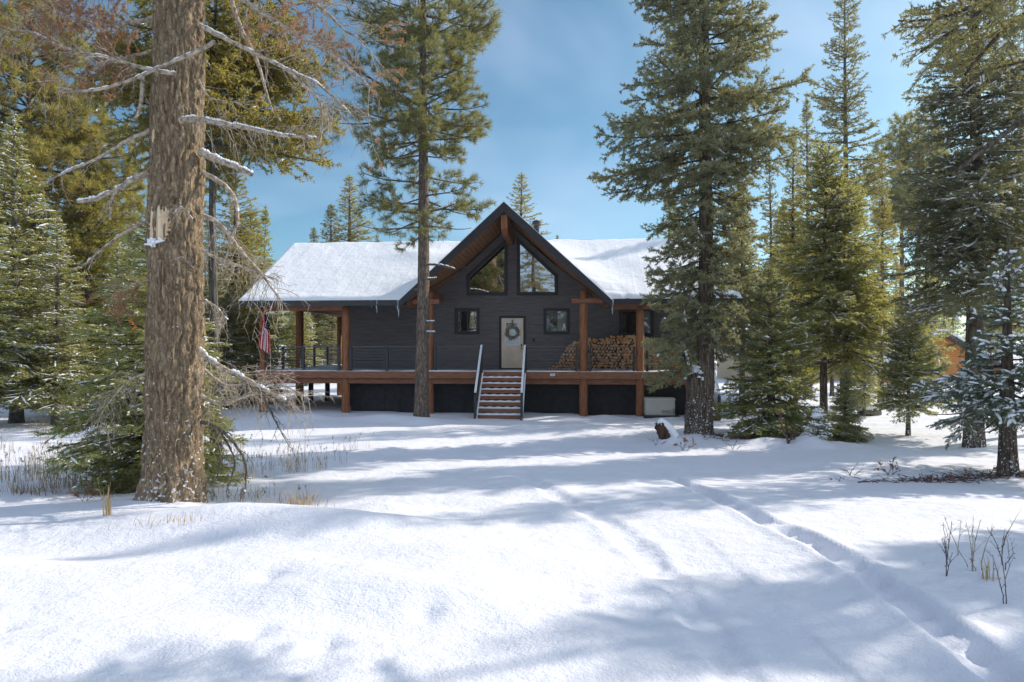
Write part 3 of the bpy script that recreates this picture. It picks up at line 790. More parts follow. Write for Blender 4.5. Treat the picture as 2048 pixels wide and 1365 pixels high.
for sgn in (-1, 1):
    if sgn < 0: pts = [(938, 586), (1010, 586), (1010, 487), (938, 553)]
    else: pts = [(1039, 586), (1111, 586), (1111, 553), (1039, 487)]
    poly = [HL(x, y, VW - 0.05) for x, y in pts]
    w = frame_poly(poly, 0.11, VW - 0.06, VW + 0.0, 'gable_window', M['trim'], cabin)
    c = sum((Vector(p) for p in poly), Vector((0, 0))) / 4
    ip = [tuple(Vector(p) + (c - Vector(p)).normalized() * 0.05) for p in poly]
    frame_poly(ip, 0.045, VW - 0.055, VW - 0.01, 'sash', M['metal'], w)
    pane(ip, VW - 0.035, 'pane', M['glass'], w)

# front door
du0, dz1 = HL(1003, 637, VW - 0.05); du1, dz0 = HL(1046.5, 733, VW - 0.05)
dz0 = ZD + 0.06
mb = MB(); t = 0.10
mb.box((du0 - t, VW - 0.06, ZD + .005), (du0 - .004, VW, dz1 + t)); mb.box((du1 + .004, VW - 0.06, ZD + .005), (du1 + t, VW, dz1 + t)); mb.box((du0 - .004, VW - 0.06, dz1 + .004), (du1 + .004, VW, dz1 + t)); mb.box((du0 - .004, VW - .07, ZD + .005), (du1 + .004, VW, dz0 - .004))
mb.build('door_frame', M['trim'], cabin)
mb = MB()
dw = du1 - du0; gx0, gx1 = du0 + dw * 0.20, du0 + dw * 0.80; gz0 = dz0 + (dz1 - dz0) * 0.47; gz1 = dz1 - (dz1 - dz0) * 0.09
mb.box((du0, VW - 0.045, dz0), (gx0, VW - 0.005, dz1)); mb.box((gx1, VW - 0.045, dz0), (du1, VW - 0.005, dz1))
mb.box((gx0, VW - 0.045, gz1), (gx1, VW - 0.005, dz1)); mb.box((gx0, VW - 0.045, dz0), (gx1, VW - 0.005, gz0))
door = mb.build('door', M['door'], cabin)
frame_poly([(gx0, gz0), (gx1, gz0), (gx1, gz1), (gx0, gz1)], 0.035, VW - 0.056, VW - 0.044, 'glazing_bead', M['white'], door)
mb = MB(); mb.prism([(gx0, gz0), (gx1, gz0), (gx1, gz1), (gx0, gz1)], 'y', VW - 0.03, VW - 0.02)
for k in range(6):
    x = gx0 + (gx1 - gx0) * (k + .5) / 6
    mb.box((x - .003, VW - 0.034, gz0), (x + .003, VW - 0.0302, gz1))
mb.box((gx0, VW - 0.0345, gz0 + .06), (gx1, VW - 0.0302, gz0 + .068)); mb.box((gx0, VW - 0.0345, gz1 - .068), (gx1, VW - 0.0302, gz1 - .06))
mb.build('door_pane', M['door_glass'], door)
for zz, l in ((dz0 + 0.93, 0.10), (dz0 + 0.80, 0.055)):
    mb = MB(); mb.cbox((du1 - 0.07, VW - 0.055, zz), (0.045, 0.02, l)); mb.tube([(du1 - .07, VW - .05, zz), (du1 - .07, VW - .09, zz)], [.018, .024], 10)
    mb.build('door_handle', M['gen_black'], door)
mb = MB(); mb.cbox((du1 + 0.42, VW - 0.05, dz0 + 1.15), (0.09, 0.06, 0.14)); mb.build('doorbell_box', M['trim'], cabin, bevel=.01)
# small pale plate fixed to the rim beam
u_, z_ = HL(1105, 750, 0.0)
mb = MB(); mb.prism([(u_ - .10, z_), (u_ - .07, z_ - .05), (u_ + .085, z_ - .05), (u_ + .10, z_ + .05), (u_ - .07, z_ + .05)], 'y', -0.012, -0.001)
pl = mb.build('name_plate', plain('plate', (0.62, 0.64, 0.68), 0.5), deck)
mb = MB(); mb.box((u_ - .05, -0.015, z_ - .02), (u_ + .05, -0.0125, z_ + .018)); mb.build('plate_panel', plain('plate_panel', (0.42, 0.50, 0.56), 0.5), pl)

# wreath hanging on the door
wr = empty('wreath', HW((gx0 + gx1) / 2, VW - 0.11, (gz0 + gz1) / 2 + 0.05), HR)
tag(wr, 'round wreath of dry straw twigs hanging on the tan front door', 'wreath')
rg = random.Random(11); mb = MB()
for i in range(230):
    a = rg.uniform(0, 2 * math.pi); r0 = rg.uniform(0.14, 0.24); l = rg.uniform(0.08, 0.15)
    b = a + rg.uniform(0.5, 1.1)
    p = Vector((r0 * math.cos(a), rg.uniform(-.03, .03), r0 * math.sin(a)))
    q = p + Vector((math.cos(b), rg.uniform(-.25, .1), math.sin(b))) * l
    mb.tube([p, p.lerp(q, .6), q], [.007, .010, .003], 4)
mb.build('straw_ring', M['straw'], wr)
mb = MB(); mb.box((-0.012, 0.0, 0.24), (0.012, 0.012, 0.52)); mb.prism([(-.03, .44), (.0, .38), (.03, .44), (.015, .5), (0, .56), (-.015, .5)], 'y', -0.012, -0.001)
mb.build('door_hanger', M['gen_black'], wr)

# flag drooping from a short pole on the left post
fu, fz = HL(541, 632, 0.0)
fl = empty('flag', HW(fu - 0.1, -0.05, 0), HR)
tag(fl, 'drooping flag with red and white stripes on the left porch post', 'flag')
mb = MB(); mb.tube([(-0.12, 0.22, fz - 0.45), (0.02, -0.1, fz + 0.02), (0.05, -0.18, fz + 0.12)], [.012, .012, .012], 8); mb.build('pole', M['white'], fl, smooth=True)
ns, nt_ = 39, 44
S_, T_ = np.meshgrid(np.linspace(0, 1, ns + 1), np.linspace(0, 1, nt_ + 1))
wid = 0.16 + 0.34 * np.clip(T_ * 1.25, 0, 1) ** 0.8
X_ = (S_ - 0.45) * wid + 0.0 - 0.10 * T_
Y_ = -0.12 + 0.055 * np.sin(S_ * 15 + T_ * 2.0) * (1 - 0.3 * T_) + 0.02 * np.sin(S_ * 31)
Z_ = fz + 0.05 - 1.38 * T_ * (1 - 0.10 * (1 - S_)) - 0.10 * S_ * T_ - 0.06 * S_
idx = np.arange((ns + 1) * (nt_ + 1)).reshape(nt_ + 1, ns + 1)
q = np.stack([idx[:-1, :-1], idx[1:, :-1], idx[1:, 1:], idx[:-1, 1:]], -1)
mi = np.zeros((nt_, ns), int)
for j in range(nt_):
    for i in range(ns):
        stripe = int(i / 3) % 2
        mi[j, i] = 0 if stripe == 0 else 1
        if j < 17 and i >= 15: mi[j, i] = 1 if (j % 3 == 1 and (i + (j // 3) % 2 * 2) % 4 == 1) else 2
link_mesh('cloth', np_mesh('cloth', np.stack([X_, Y_, Z_], -1).reshape(-1, 3), [q.reshape(-1, 4)], [M['flag_red'], M['flag_white'], M['flag_blue']], [mi.ravel()], smooth=True), fl).modifiers.new('thickness', 'SOLIDIFY').thickness = 0.004

# stacked firewood on the deck, cut ends towards the camera
rg = random.Random(5)
def log_mesh(k):
    n = rg.choice([5, 6, 6, 7]); mb = MB(); l = 0.42
    a0 = rg.uniform(0, 6.28); kind = k % 4
    pts = []
    for i in range(9):
        a = a0 + 2 * math.pi * i / 9
        if kind == 0: r = 1.0
        elif kind == 1: r = 1.0 if i < 5 else 0.62           # half round
        elif kind == 2: r = 1.05 if i < 3 else (0.55 if i != 6 else 1.0)  # wedge
        else: r = 0.8 + 0.25 * ((i * 7) % 3)
        r *= rg.uniform(0.88, 1.08)
        pts.append((r * math.cos(a) * rg.uniform(.95, 1.05), r * math.sin(a)))
    m = len(pts)
    vs = [(x, -l / 2 + 0.006 * rg.uniform(-1, 1), z) for x, z in [(p[0] * .93, p[1] * .93) for p in pts]] + [(x, -l / 2 + 0.01, z) for x, z in pts] + [(x, l / 2, z) for x, z in pts]
    mb.add(vs, [tuple(range(m))], 0)
    mb.add(vs, [(i + s * m, i + (s + 1) * m, (i + 1) % m + (s + 1) * m, (i + 1) % m + s * m) for s in (0, 1) for i in range(m)] + [tuple(range(2 * m, 3 * m))], 1)
    return mb
log_ms = []
import bmesh
for k in range(14):
    me = log_mesh(k).mesh('log', [M['log_end_grey' if k % 5 in (2, 4) else 'log_end'], M['log_side']])
    bm = bmesh.new(); bm.from_mesh(me); bmesh.ops.remove_doubles(bm, verts=bm.verts, dist=1e-5); bmesh.ops.recalc_face_normals(bm, faces=bm.faces); bm.to_mesh(me); bm.free()
    log_ms.append(me)
prof = [(1086, 740), (1100, 735), (1120, 716), (1133, 690), (1150, 680), (1180, 676), (1205, 676), (1225, 671), (1262, 670), (1295, 674), (1312, 682), (1335, 695), (1350, 702), (1380, 712)]
VF = 1.72
pu = [HL(x, y, VF)[0] for x, y in prof]; pz = [HL(x, y, VF)[1] for x, y in prof]
loose = MB(); n_log = 0; row = 0; z = ZD + 0.065
LOGS = []
while z < max(pz) + 0.02:
    u = pu[0] + (0.06 if row % 2 else 0.0)
    while u < pu[-1]:
        top = np.interp(u, pu, pz)
        big = 1.35 if z > top - 0.30 and 4 > u > 2.6 else 1.0
        if z < top - 0.03:
            LOGS.append((u + rg.uniform(-.018, .018), z + rg.uniform(-.014, .014), (0.069 + rg.uniform(-.022, .016)) * (1.1 if z > 2.3 else 1.0)))
        u += 0.132
    z += 0.114; row += 1
mx_u = HL(1340, 700, VF)[0]
vis = [l for l in LOGS if l[0] < mx_u]; hid = [l for l in LOGS if l[0] >= mx_u]
vis.sort(key=lambda l: -l[2])
hid += vis[296:]; vis = vis[:296]
for u, z, r in vis:
    o = bpy.data.objects.new('firewood_log', rg.choice(log_ms)); COL.objects.link(o)
    w_ = HW(u, VF + rg.uniform(-.05, .05), z); o.location = w_
    o.rotation_euler = (0, rg.uniform(0, 6.28), HR + rg.uniform(-.06, .06)); o.scale = (r, 1, r)
    tag(o, 'split firewood log in the tall stack on the deck, cut end outwards', 'firewood', 'split logs stacked against the cabin wall')
from mathutils import Matrix
vv, ff, mm = [], [], []
mb = MB()
for u, z, r in hid:
    me = rg.choice(log_ms); rot = rg.uniform(0, 6.28)
    mt = Matrix.Translation(HW(u, VF + rg.uniform(-.05, .05), z)) @ Matrix.Rotation(HR, 4, 'Z') @ Matrix.Rotation(rot, 4, 'Y') @ Matrix.Diagonal((r, 1, r, 1))
    b = len(mb.v); mb.v += [tuple(mt @ v.co) for v in me.vertices]
    for p in me.polygons: mb.f.append(tuple(i + b for i in p.vertices)); mb.m.append(p.material_index)
if hid: tag(mb.build('firewood_pile', [M['log_end'], M['log_side']]), 'rest of the stacked firewood at the right end of the deck', 'firewood', kind='stuff')

# standby generator beside the right post
gu0, gzt = HL(1291, 797, -0.35); gu1, gzb = HL(1350, 832, -0.35)
gen = empty('generator', HW((gu0 + gu1) / 2, -0.05, gzb), HR)
tag(gen, 'beige metal standby generator box on a black base beside the right deck post', 'generator')
gw = (gu1 - gu0) / 2; gh = gzt - gzb
mb = MB(); mb.box((-gw, -0.3, 0.0), (gw, 0.34, gh * 0.88)); mb.build('housing', M['gen'], gen, bevel=0.02)
mb = MB(); n = 16
prof_ = [(-gw - .012 + (2 * gw + .024) * i / n, gh * 0.885 - 0.05 * math.sin(math.pi * i / n)) for i in range(n + 1)]
mb.prism(prof_ + [(gw + .012, gh), (-gw - .012, gh)], 'y', -0.325, 0.36); mb.build('lid', M['gen'], gen)
mb = MB(); mb.box((-gw * .86, -0.309, gh * .08), (gw * .80, -0.302, gh * .80)); mb.build('front_panel', M['gen'], gen, bevel=0.003)
mb = MB(); mb.box((-gw - .05, -0.42, -0.45), (gw + .16, 0.4, -0.004)); mb.build('base', M['gen_black'], gen, bevel=0.02)
for k in range(5):
    mb = MB(); mb.box((gw * .84, -0.312, gh * (.12 + k * .06)), (gw * .98, -0.3015, gh * (.15 + k * .06))); mb.build('vent_slot', M['gen_black'], gen)
fc = bpy.data.curves.new('lettering', 'FONT'); fc.body = 'GENERAC'; fc.size = 0.12; fc.extrude = 0.002; fc.align_x = 'CENTER'; fc.space_character = 0.95
fo = bpy.data.objects.new('tmp_text', fc); COL.objects.link(fo)
me = bpy.data.meshes.new_from_object(fo.evaluated_get(bpy.context.evaluated_depsgraph_get())); bpy.data.objects.remove(fo)
me.materials.clear(); me.materials.append(plain('gen_letter', (0.05, 0.05, 0.06), 0.5))
o = link_mesh('lettering', me, gen, (gw * .42, -0.3125, gh * .20)); o.rotation_euler = (R(90), 0, 0); o.scale = (0.72, 0.9, 1)
mb = MB(); mb.box((gw * .12, -0.313, gh * .135), (gw * .76, -0.3095, gh * .17)); mb.build('lettering_stripe', M['gen_red'], gen)

# dark bin under the left deck
b = HW(-6.75, 3.2, 0.0)
bn = empty('storage_bin', (b.x, b.y, -0.1), HR); tag(bn, 'low dark storage bin under the left end of the deck', 'bin')
mb = MB(); mb.box((-0.42, -0.35, 0), (0.42, 0.35, 0.62)); mb.build('tub', M['gen_black'], bn, bevel=0.02)
mb = MB(); mb.box((-0.45, -0.38, 0.624), (0.45, 0.38, 0.69)); mb.build('lid', M['gen_black'], bn, bevel=0.02)

# neighbouring house, far right
nb = empty('neighbour_house', (26.4, 46.0, 0.0), R(4)); tag(nb, 'orange log house with snowy roof half hidden behind the right trees', 'house')
def nhouse():
    mb = MB(); z = -0.6
    while z < 3.2:
        hw = 4.2 if z < 1.0 else 4.2 * (3.3 - z) / 2.3
        hw1 = 4.2 if z + .2 < 1.0 else 4.2 * max(0.0, (3.1 - z)) / 2.3
        mb.add([(2.5 - hw, -0.04, z), (2.5 + hw, -0.04, z), (2.5 + hw1, 0, z + .2), (2.5 - hw1, 0, z + .2)], [(0, 1, 2, 3)]); z += .2
    mb.box((-1.7, 0.02, -0.6), (6.7, 9, 1.0)); mb.build('gable_wall', M['orange_wood'], nb)
    mb = MB()
    for s in (-1, 1):
        e = 2.5 + s * 4.8
        mb.prism([(2.5, 3.45), (e, 0.82), (e, 0.62), (2.5, 3.25)], 'y', -0.7, 9.4)
    r = mb.build('roof', noisy('purple_trim', (0.10, 0.075, 0.085), (0.16, 0.12, 0.13), 5.0), nb)
    for s in (-1, 1):
        e = 2.5 + s * 4.85
        mb = MB(); mb.prism([(2.5, 3.62), (e, 0.98), (e, 0.83), (2.5, 3.46)], 'y', -0.72, 9.4); mb.build('roof_snow', M['roof_snow'], r)
    mb = MB(); mb.box((-9.5, 3.0, -0.6), (-1.75, 9.0, 2.6)); mb.build('side_wing', M['tan_wall'], nb)
    mb = MB(); mb.prism([(2.2, 2.5), (6.2, 4.6), (10, 2.5), (10, 2.3), (6.2, 4.35), (2.2, 2.3)], 'x', -10.0, 5.0); r2 = mb.build('rear_roof', M['trim'], nb)
    mb = MB(); mb.prism([(2.15, 2.62), (6.2, 4.8), (6.2, 4.61), (2.2, 2.51)], 'x', -10.0, 5.0); mb.build('roof_snow', M['roof_snow'], r2)
    mb = MB(); mb.box((-6.9, 2.94, 0.3), (-5.7, 2.99, 1.6)); mb.build('window', M['metal'], nb)
nhouse()
# ------------------------------------------------------------------ conifers
def norm(a): return a / np.maximum(np.linalg.norm(a, axis=-1, keepdims=True), 1e-9)
UPV = np.array([0, 0, 1.0])

def tube_np(pts, rad, n, phase=0.0):
    """one tapered tube; returns verts, quads"""
    pts = np.asarray(pts, float); rad = np.asarray(rad, float); k = len(pts)
    t = np.gradient(pts, axis=0); t = norm(t)
    ref = np.array([1.0, 0, 0]) if abs(t[:, 0]).mean() < 0.7 else np.array([0, 1.0, 0])
    s = norm(ref - t * (t @ ref)[:, None]); u = np.cross(t, s)
    a = np.arange(n) * 2 * np.pi / n + phase
    v = pts[:, None, :] + rad[:, None, None] * (np.cos(a)[None, :, None] * s[:, None, :] + np.sin(a)[None, :, None] * u[:, None, :])
    i = np.arange(k - 1)[:, None] * n; j = np.arange(n)[None, :]; j2 = (j + 1) % n
    q = np.stack([i + j, i + j2, i + n + j2, i + n + j], -1).reshape(-1, 4)
    return v.reshape(-1, 3), q

class Acc:
    def __init__(self): self.v = []; self.q = []; self.m = []; self.n = 0
    def add(self, v, q, m=0):
        self.v.append(v); self.q.append(q + self.n); self.m.append(np.full(len(q), m, np.int32)); self.n += len(v)
    def mesh(self, name, mats, smooth=False):
        return np_mesh(name, np.concatenate(self.v), [np.concatenate(self.q)], mats, [np.concatenate(self.m)], smooth)

def needles(acc, A, B, dens, ln, wd, ang, rs, mat=0, up=0.0, jit=0.35, start=0.0):
    L = np.linalg.norm(B - A, axis=1)
    cnt = np.maximum(1, rs.poisson(np.maximum(L * dens, 0.5)))
    i = np.repeat(np.arange(len(A)), cnt); n = len(i)
    t = start + (1 - start) * rs.rand(n)[:, None]
    ax = norm(B - A)[i]; base = A[i] + (B - A)[i] * t
    rnd = rs.normal(size=(n, 3)); rnd[:, 2] += up
    rad = norm(rnd - ax * np.sum(rnd * ax, 1, keepdims=True))
    an = np.radians(ang) * (1 + jit * (rs.rand(n)[:, None] - 0.5) * 2)
    d = ax * np.cos(an) + rad * np.sin(an)
    l = ln * (0.7 + 0.6 * rs.rand(n)[:, None])
    side = norm(np.cross(d, rs.normal(size=(n, 3)))) * (wd * 0.5)
    tip = base + d * l
    v = np.stack([base - side * 0.8, base + side * 0.8, tip + side * 0.35, tip - side * 0.35], 1).reshape(-1, 3)
    acc.add(v, np.arange(4 * n).reshape(n, 4), mat)

def sticks(acc, A, B, r, mat):
    """thin three-sided twigs"""
    n = len(A); ax = norm(B - A)
    s = norm(np.cross(ax, np.array([0.3, 0.2, 0.93]))); u = np.cross(ax, s)
    vs = []
    for k in range(3):
        a = 2 * np.pi * k / 3; vs.append(A + (s * math.cos(a) + u * math.sin(a)) * r)
    for k in range(3):
        a = 2 * np.pi * k / 3; vs.append(B + (s * math.cos(a) + u * math.sin(a)) * r * 0.4)
    v = np.stack(vs, 1).reshape(-1, 3); b = np.arange(n)[:, None] * 6
    q = np.concatenate([b + np.array([[k, (k + 1) % 3, 3 + (k + 1) % 3, 3 + k]]) for k in range(3)])
    acc.add(v, q, mat)

def snow_lumps(acc, A, B, w, h, rs, mat, lift=0.012):
    """elongated lumps of snow lying along twigs A-B"""
    n = len(A)
    if n == 0: return
    ax = B - A; L = np.linalg.norm(ax, axis=1, keepdims=True); a = ax / np.maximum(L, 1e-6)
    s = norm(np.cross(a, UPV) + 1e-6); u = np.cross(s, a); u = u * np.sign(u[:, 2:3] + 1e-9)
    k = (0.7 + 0.6 * rs.rand(n, 1)); w_ = w * k; h_ = h * k
    c = A + u * lift; d = B + u * lift
    p1 = A + ax * 0.3 + u * lift; p2 = A + ax * 0.72 + u * lift
    ring = lambda p, f: [p + s * w_ * f, p + u * h_ * f + s * w_ * 0.35 * f, p + u * h_ * f - s * w_ * 0.35 * f, p - s * w_ * f]
    vs = ring(c, 0.25) + ring(p1, 1.0) + ring(p2, 0.9) + ring(d, 0.2)
    v = np.stack(vs, 1).reshape(-1, 3); b = np.arange(n)[:, None] * 16
    qs = []
    for r in range(3):
        for j in range(4):
            j2 = (j + 1) % 4
            qs.append(b + np.array([[r * 4 + j, r * 4 + j2, r * 4 + 4 + j2, r * 4 + 4 + j]]))
    acc.add(v, np.concatenate(qs), mat)

def bough(rs, pts, sp2, ang2, k2, lmin2, sp3, k3, lmin3, roll, start=0.15, sag=0.12, lift=0.0):
    """twigs along one limb: returns (A2,B2),(A3,B3),(limb segments)"""
    pts = np.asarray(pts); seg = np.diff(pts, axis=0); sl = np.linalg.norm(seg, axis=1); cum = np.concatenate([[0], np.cumsum(sl)]); Lt = cum[-1]
    n2 = max(3, int(Lt * (1 - start) / sp2))
    u = start + (1 - start) * (np.arange(n2) + rs.rand(n2) * 0.8) / n2; u = np.clip(u, 0, 1)
    at = lambda uu: np.stack([np.interp(uu * Lt, cum, pts[:, k]) for k in range(3)], 1)
    A = at(u); T = norm(at(np.clip(u + 0.02, 0, 1)) - at(np.clip(u - 0.02, 0, 1)))
    sgn = np.where(np.arange(n2) % 2 == 0, 1.0, -1.0)
    side = norm(np.cross(T, UPV)); nrm = np.cross(side, T)
    ro = rs.normal(0, roll, n2)
    sd = side * (sgn * np.cos(ro))[:, None] + nrm * (np.sin(ro))[:, None]
    an = np.radians(ang2) * (0.8 + 0.4 * rs.rand(n2))[:, None]
    d = norm(T * np.cos(an) + sd * np.sin(an) + UPV * (lift - sag * rs.rand(n2)[:, None]))
    taper = np.sin(np.pi * np.clip(0.12 + 0.88 * u, 0, 1)) ** 0.7
    l2 = (k2 * Lt * taper + lmin2) * (0.65 + 0.6 * rs.rand(n2))
    l2 = np.minimum(l2, 0.9)
    B = A + d * l2[:, None]
    n3 = np.maximum(1, (l2 / sp3)).astype(int)
    i = np.repeat(np.arange(n2), n3); m = len(i)
    u3 = 0.2 + 0.8 * rs.rand(m)
    A3 = A[i] + (B - A)[i] * u3[:, None]
    d2 = d[i]; s3 = norm(np.cross(d2, nrm[i])); sg = np.sign(rs.rand(m) - 0.5)[:, None]
    r3 = rs.normal(0, roll, m)[:, None]
    sd3 = s3 * sg * np.cos(r3) + nrm[i] * np.sin(r3)
    d3 = norm(d2 * 0.72 + sd3 * 0.68 - UPV * sag * 0.5 * rs.rand(m)[:, None])
    l3 = (k3 * l2[i] * (1 - 0.6 * u3) + lmin3) * (0.6 + 0.7 * rs.rand(m))
    B3 = A3 + d3 * l3[:, None]
    uu = np.linspace(0.35, 1, 7); q = at(uu)
    return (A, B), (A3, B3), (q[:-1], q[1:])

def conifer(seed, H, r0, z0, Rfun, nb, mats, bark, lean=(0, 0), e_lo=-0.15, e_hi=0.7, droop=0.25, uptip=0.12, sp2=0.11, k2=0.33, lmin2=0.10, sp3=0.075,
            k3=0.30, lmin3=0.04, roll=0.35, dens=70, ln=0.045, wd=0.014, ang=52, snow=0.0, snow_w=0.03, snow_h=0.03, style='fir', limb_r=0.016, side_bias=None,
            dead=0, tufts=45, trunk_n=14, z_trunk=-0.4, cut=None, twigs=True, sag=0.12, whorl=None, limb_fun=None, z_pow=1.0, lump=0.55):
    """returns (trunk mesh, crown mesh): a tapered trunk with limbs, and boughs of needles (with snow lying on them)"""
    rs = np.random.RandomState(seed)
    tr = Acc(); cr = Acc()
    kz = np.linspace(z_trunk, H, 40)
    wob = lambda z: np.stack([lean[0] * np.clip(z, 0, None) + 0.05 * np.sin(z * 0.35 + seed) * np.clip(z / 4, 0, 1), lean[1] * np.clip(z, 0, None) + 0.05 * np.cos(z * 0.3 + seed) * np.clip(z / 4, 0, 1), z], -1)
    rad = lambda z: np.maximum(r0 * (1 - np.clip(z, 0, H) / H) ** 0.85, 0.012) + r0 * 0.35 * np.exp(-np.clip(z - z_trunk - 0.3, 0, None) / 0.25)
    v, q = tube_np(wob(kz), rad(kz), trunk_n); tr.add(v, q)
    hs = z0 + (H * 0.985 - z0) * (np.sort(rs.rand(nb)) ** z_pow)
    if whorl: hs = np.round(hs / whorl) * whorl + rs.normal(0, 0.04, nb)
    az = np.arange(nb) * 2.39996 + rs.rand(nb) * 0.9
    SA, SB = [], []
    for h, a in zip(hs, az):
        t = np.clip((h - z0) / (H - z0), 0, 1)
        L = float(Rfun(t)) * (0.72 + 0.42 * rs.rand())
        if side_bias is not None: L *= side_bias(a, h)
        ca, sa = math.cos(a), math.sin(a)
        L *= 1.0 + lump * 1.5 * float(vnoise(np.array([ca * 1.1 + seed]), np.array([sa * 1.1 + h * 0.55]), 0.8, seed % 13)[()][0])
        if cut is not None and not cut(h, a, rs): continue
        if L < 0.08: continue
        e = e_lo + (e_hi - e_lo) * t + rs.normal(0, 0.12)
        s = np.linspace(0, 1, 8)
        hz = L * s * math.cos(e); zz = L * (s * math.sin(e) - droop * s ** 2 * (1 - 0.7 * t) + uptip * s ** 3)
        aa = a + rs.normal(0, 0.12) * s
        p0 = wob(np.array([h]))[0]
        pts = np.stack([p0[0] + np.cos(aa) * hz, p0[1] + np.sin(aa) * hz, p0[2] + zz], 1)
        if dead and h < z0 + dead and rs.rand() < 0.75:      # bare lower limbs
            v, q = tube_np(pts, limb_r * L ** 0.5 * (1 - 0.8 * s) + 0.003, 5); tr.add(v, q); continue
        v, q = tube_np(pts, limb_r * L ** 0.7 * (1 - 0.85 * s) + 0.004, 5); tr.add(v, q)
        b2, b3, bl = bough(rs, pts, sp2, 52 if style == 'fir' else 45, k2, lmin2, sp3, k3, lmin3, roll, start=0.14 if style == 'fir' else 0.30, sag=sag, lift=0.0 if style == 'fir' else 0.2)
        A = np.concatenate([b2[0], b3[0], bl[0][2:]]); B = np.concatenate([b2[1], b3[1], bl[1][2:]])
        if style == 'fir':
            needles(cr, A, B, dens, ln, wd, ang, rs, 0)
            if twigs: sticks(cr, b2[0], b2[1], 0.005, 1)
        else:
            if twigs: sticks(cr, A, B, 0.007, 1)
            At = np.concatenate([b3[0], b2[0] + (b2[1] - b2[0]) * 0.55]); Bt = np.concatenate([b3[1], b2[1]])
            Lt = np.linalg.norm(Bt - At, axis=1)
            needles(cr, At, Bt, tufts / np.maximum(Lt.mean(), 0.05), ln, wd, ang, rs, 0, up=0.25, start=0.35)
        if snow > 0:
            w = snow * np.clip(0.25 + 1.5 * rs.rand(), 0, 2)
            pick = rs.rand(len(A)) < w
            SA.append(A[pick]); SB.append(B[pick])
            if rs.rand() < snow * 1.6: SA.append(bl[0]); SB.append(bl[1])
    if SA:
        A = np.concatenate(SA); B = np.concatenate(SB)
        snow_lumps(cr, A, B, snow_w, snow_h, rs, 2)
    # leader
    top = wob(np.array([H * 0.94, H * 1.0])); needles(cr, top[:1], top[1:], dens * 2, ln, wd, ang, rs, 0)
    tm = tr.mesh('trunk', [bark], smooth=True)
    cm = cr.mesh('crown', [mats[0], mats[1], M['bough_snow']], smooth=False)
    return tm, cm

def place_tree(name, meshes, x, y, rz, label, cat, group=None, s=1.0, z=None, crown_mat=None, sz=None):
    o = empty(name, (x, y, gz(x, y) - 0.02 if z is None else z), rz)
    o.scale = (s, s, sz or s)
    tag(o, label, cat, group)
    link_mesh('trunk', meshes[0], o); link_mesh('crown', meshes[1], o)
    return o

cone = lambda R_, p=0.85, base=0.25: (lambda t: R_ * min(1.0, (base + t * 6) if t < 0.12 else 1.0) * (1 - t) ** p + 0.05)
FIR, GRN, OLV, YEL, PIN, DRK = [(M[k], M['twig']) for k in ('needle_fir', 'needle_green', 'needle_olive', 'needle_yellow', 'needle_pine', 'needle_dark')]
LIT = (M['needle_lit'], M['twig']); BLU = (M['needle_blue'], M['twig'])
import time as _t; _t0 = _t.time()

# --- hero fir right of the cabin: columnar, grey-green, bare forked foot
def hero_R(t): return 1.66 * (1 + 0.30 * min(t * 2, 1.0)) * (0.9 + 0.18 * math.sin(t * 23)) * (1 if t < .62 else .6)
def hero_bias(a, h):   # the lowest boughs hang only to the left, towards the cabin
    c = math.cos(a)
    f = 1.0 + (0.10 if c < 0 else 0.06) * abs(c)
    if h < 2.75: f *= (1.05 if c < -0.5 else 0.5)
    elif h < 3.7: f *= (0.55 if c < 0.2 else 0.75)
    elif h < 5.0: f *= (1.0 if c < 0.2 else 0.80)
    return f
T_HERO = conifer(101, 21.0, 0.235, 1.8, hero_R, 335, (M['needle_hero'], M['twig']), M['bark_fir'], lean=(0.004, 0), e_lo=-0.25, e_hi=0.35, droop=0.28, uptip=0.22, sp2=0.085, k2=0.24, lmin2=0.14, sp3=0.07, dens=85, ln=0.060, wd=0.026,
                 roll=0.55, snow=0.012, lump=0.38, z_pow=1.2, side_bias=hero_bias, cut=lambda h, a, r: (h < 13.0 and (h > 2.75 or r.rand() < 0.6)) or r.rand() < 0.2)
hx, hy = (1398 - 1024) / F * 18.2, 18.2
hero = place_tree('fir_tree', T_HERO, hx + 0.12, hy, 0.0, 'tall grey-green fir with a forked bare foot in front of the firewood', 'fir tree')
# the swollen foot and the broken second stem
def foot(px):
    rs = np.random.RandomState(4); A = Acc(); n = 26
    zz = np.linspace(-0.35, 1.25, 26)
    cx = np.interp(zz, [-0.3, 0.4, 1.0, 1.25], [-0.24, -0.24, -0.19, -0.12]); r = np.interp(zz, [-0.35, 0.0, 0.3, 0.8, 1.1, 1.25], [0.36, 0.285, 0.255, 0.265, 0.28, 0.26])
    v, q = tube_np(np.stack([cx, zz * 0, zz], 1), r, n)
    v += rs.normal(0, 0.008, v.shape); A.add(v, q)
    zz = np.linspace(0.85, 1.72, 14)
    cx = np.interp(zz, [0.85, 1.72], [-0.27, -0.31]); r = np.interp(zz, [0.85, 1.2, 1.5, 1.72], [0.22, 0.19, 0.16, 0.07])
    v, q = tube_np(np.stack([cx, zz * 0 - 0.10, zz], 1), r, 20); v += rs.normal(0, 0.01, v.shape); A.add(v, q)
    zz = np.linspace(0.6, 2.3, 16)
    cx = np.interp(zz, [0.6, 1.2, 2.3], [-0.10, 0.03, 0.04]); r = np.interp(zz, [0.6, 1.2, 2.3], [0.22, 0.25, 0.24])
    v, q = tube_np(np.stack([cx, zz * 0, zz], 1), r, 20); v += rs.normal(0, 0.006, v.shape); A.add(v, q)
    return A.mesh('root_flare', [M['bark_fir']], smooth=True)
link_mesh('root_flare', foot(0), hero)
A = Acc(); rs = np.random.RandomState(9)
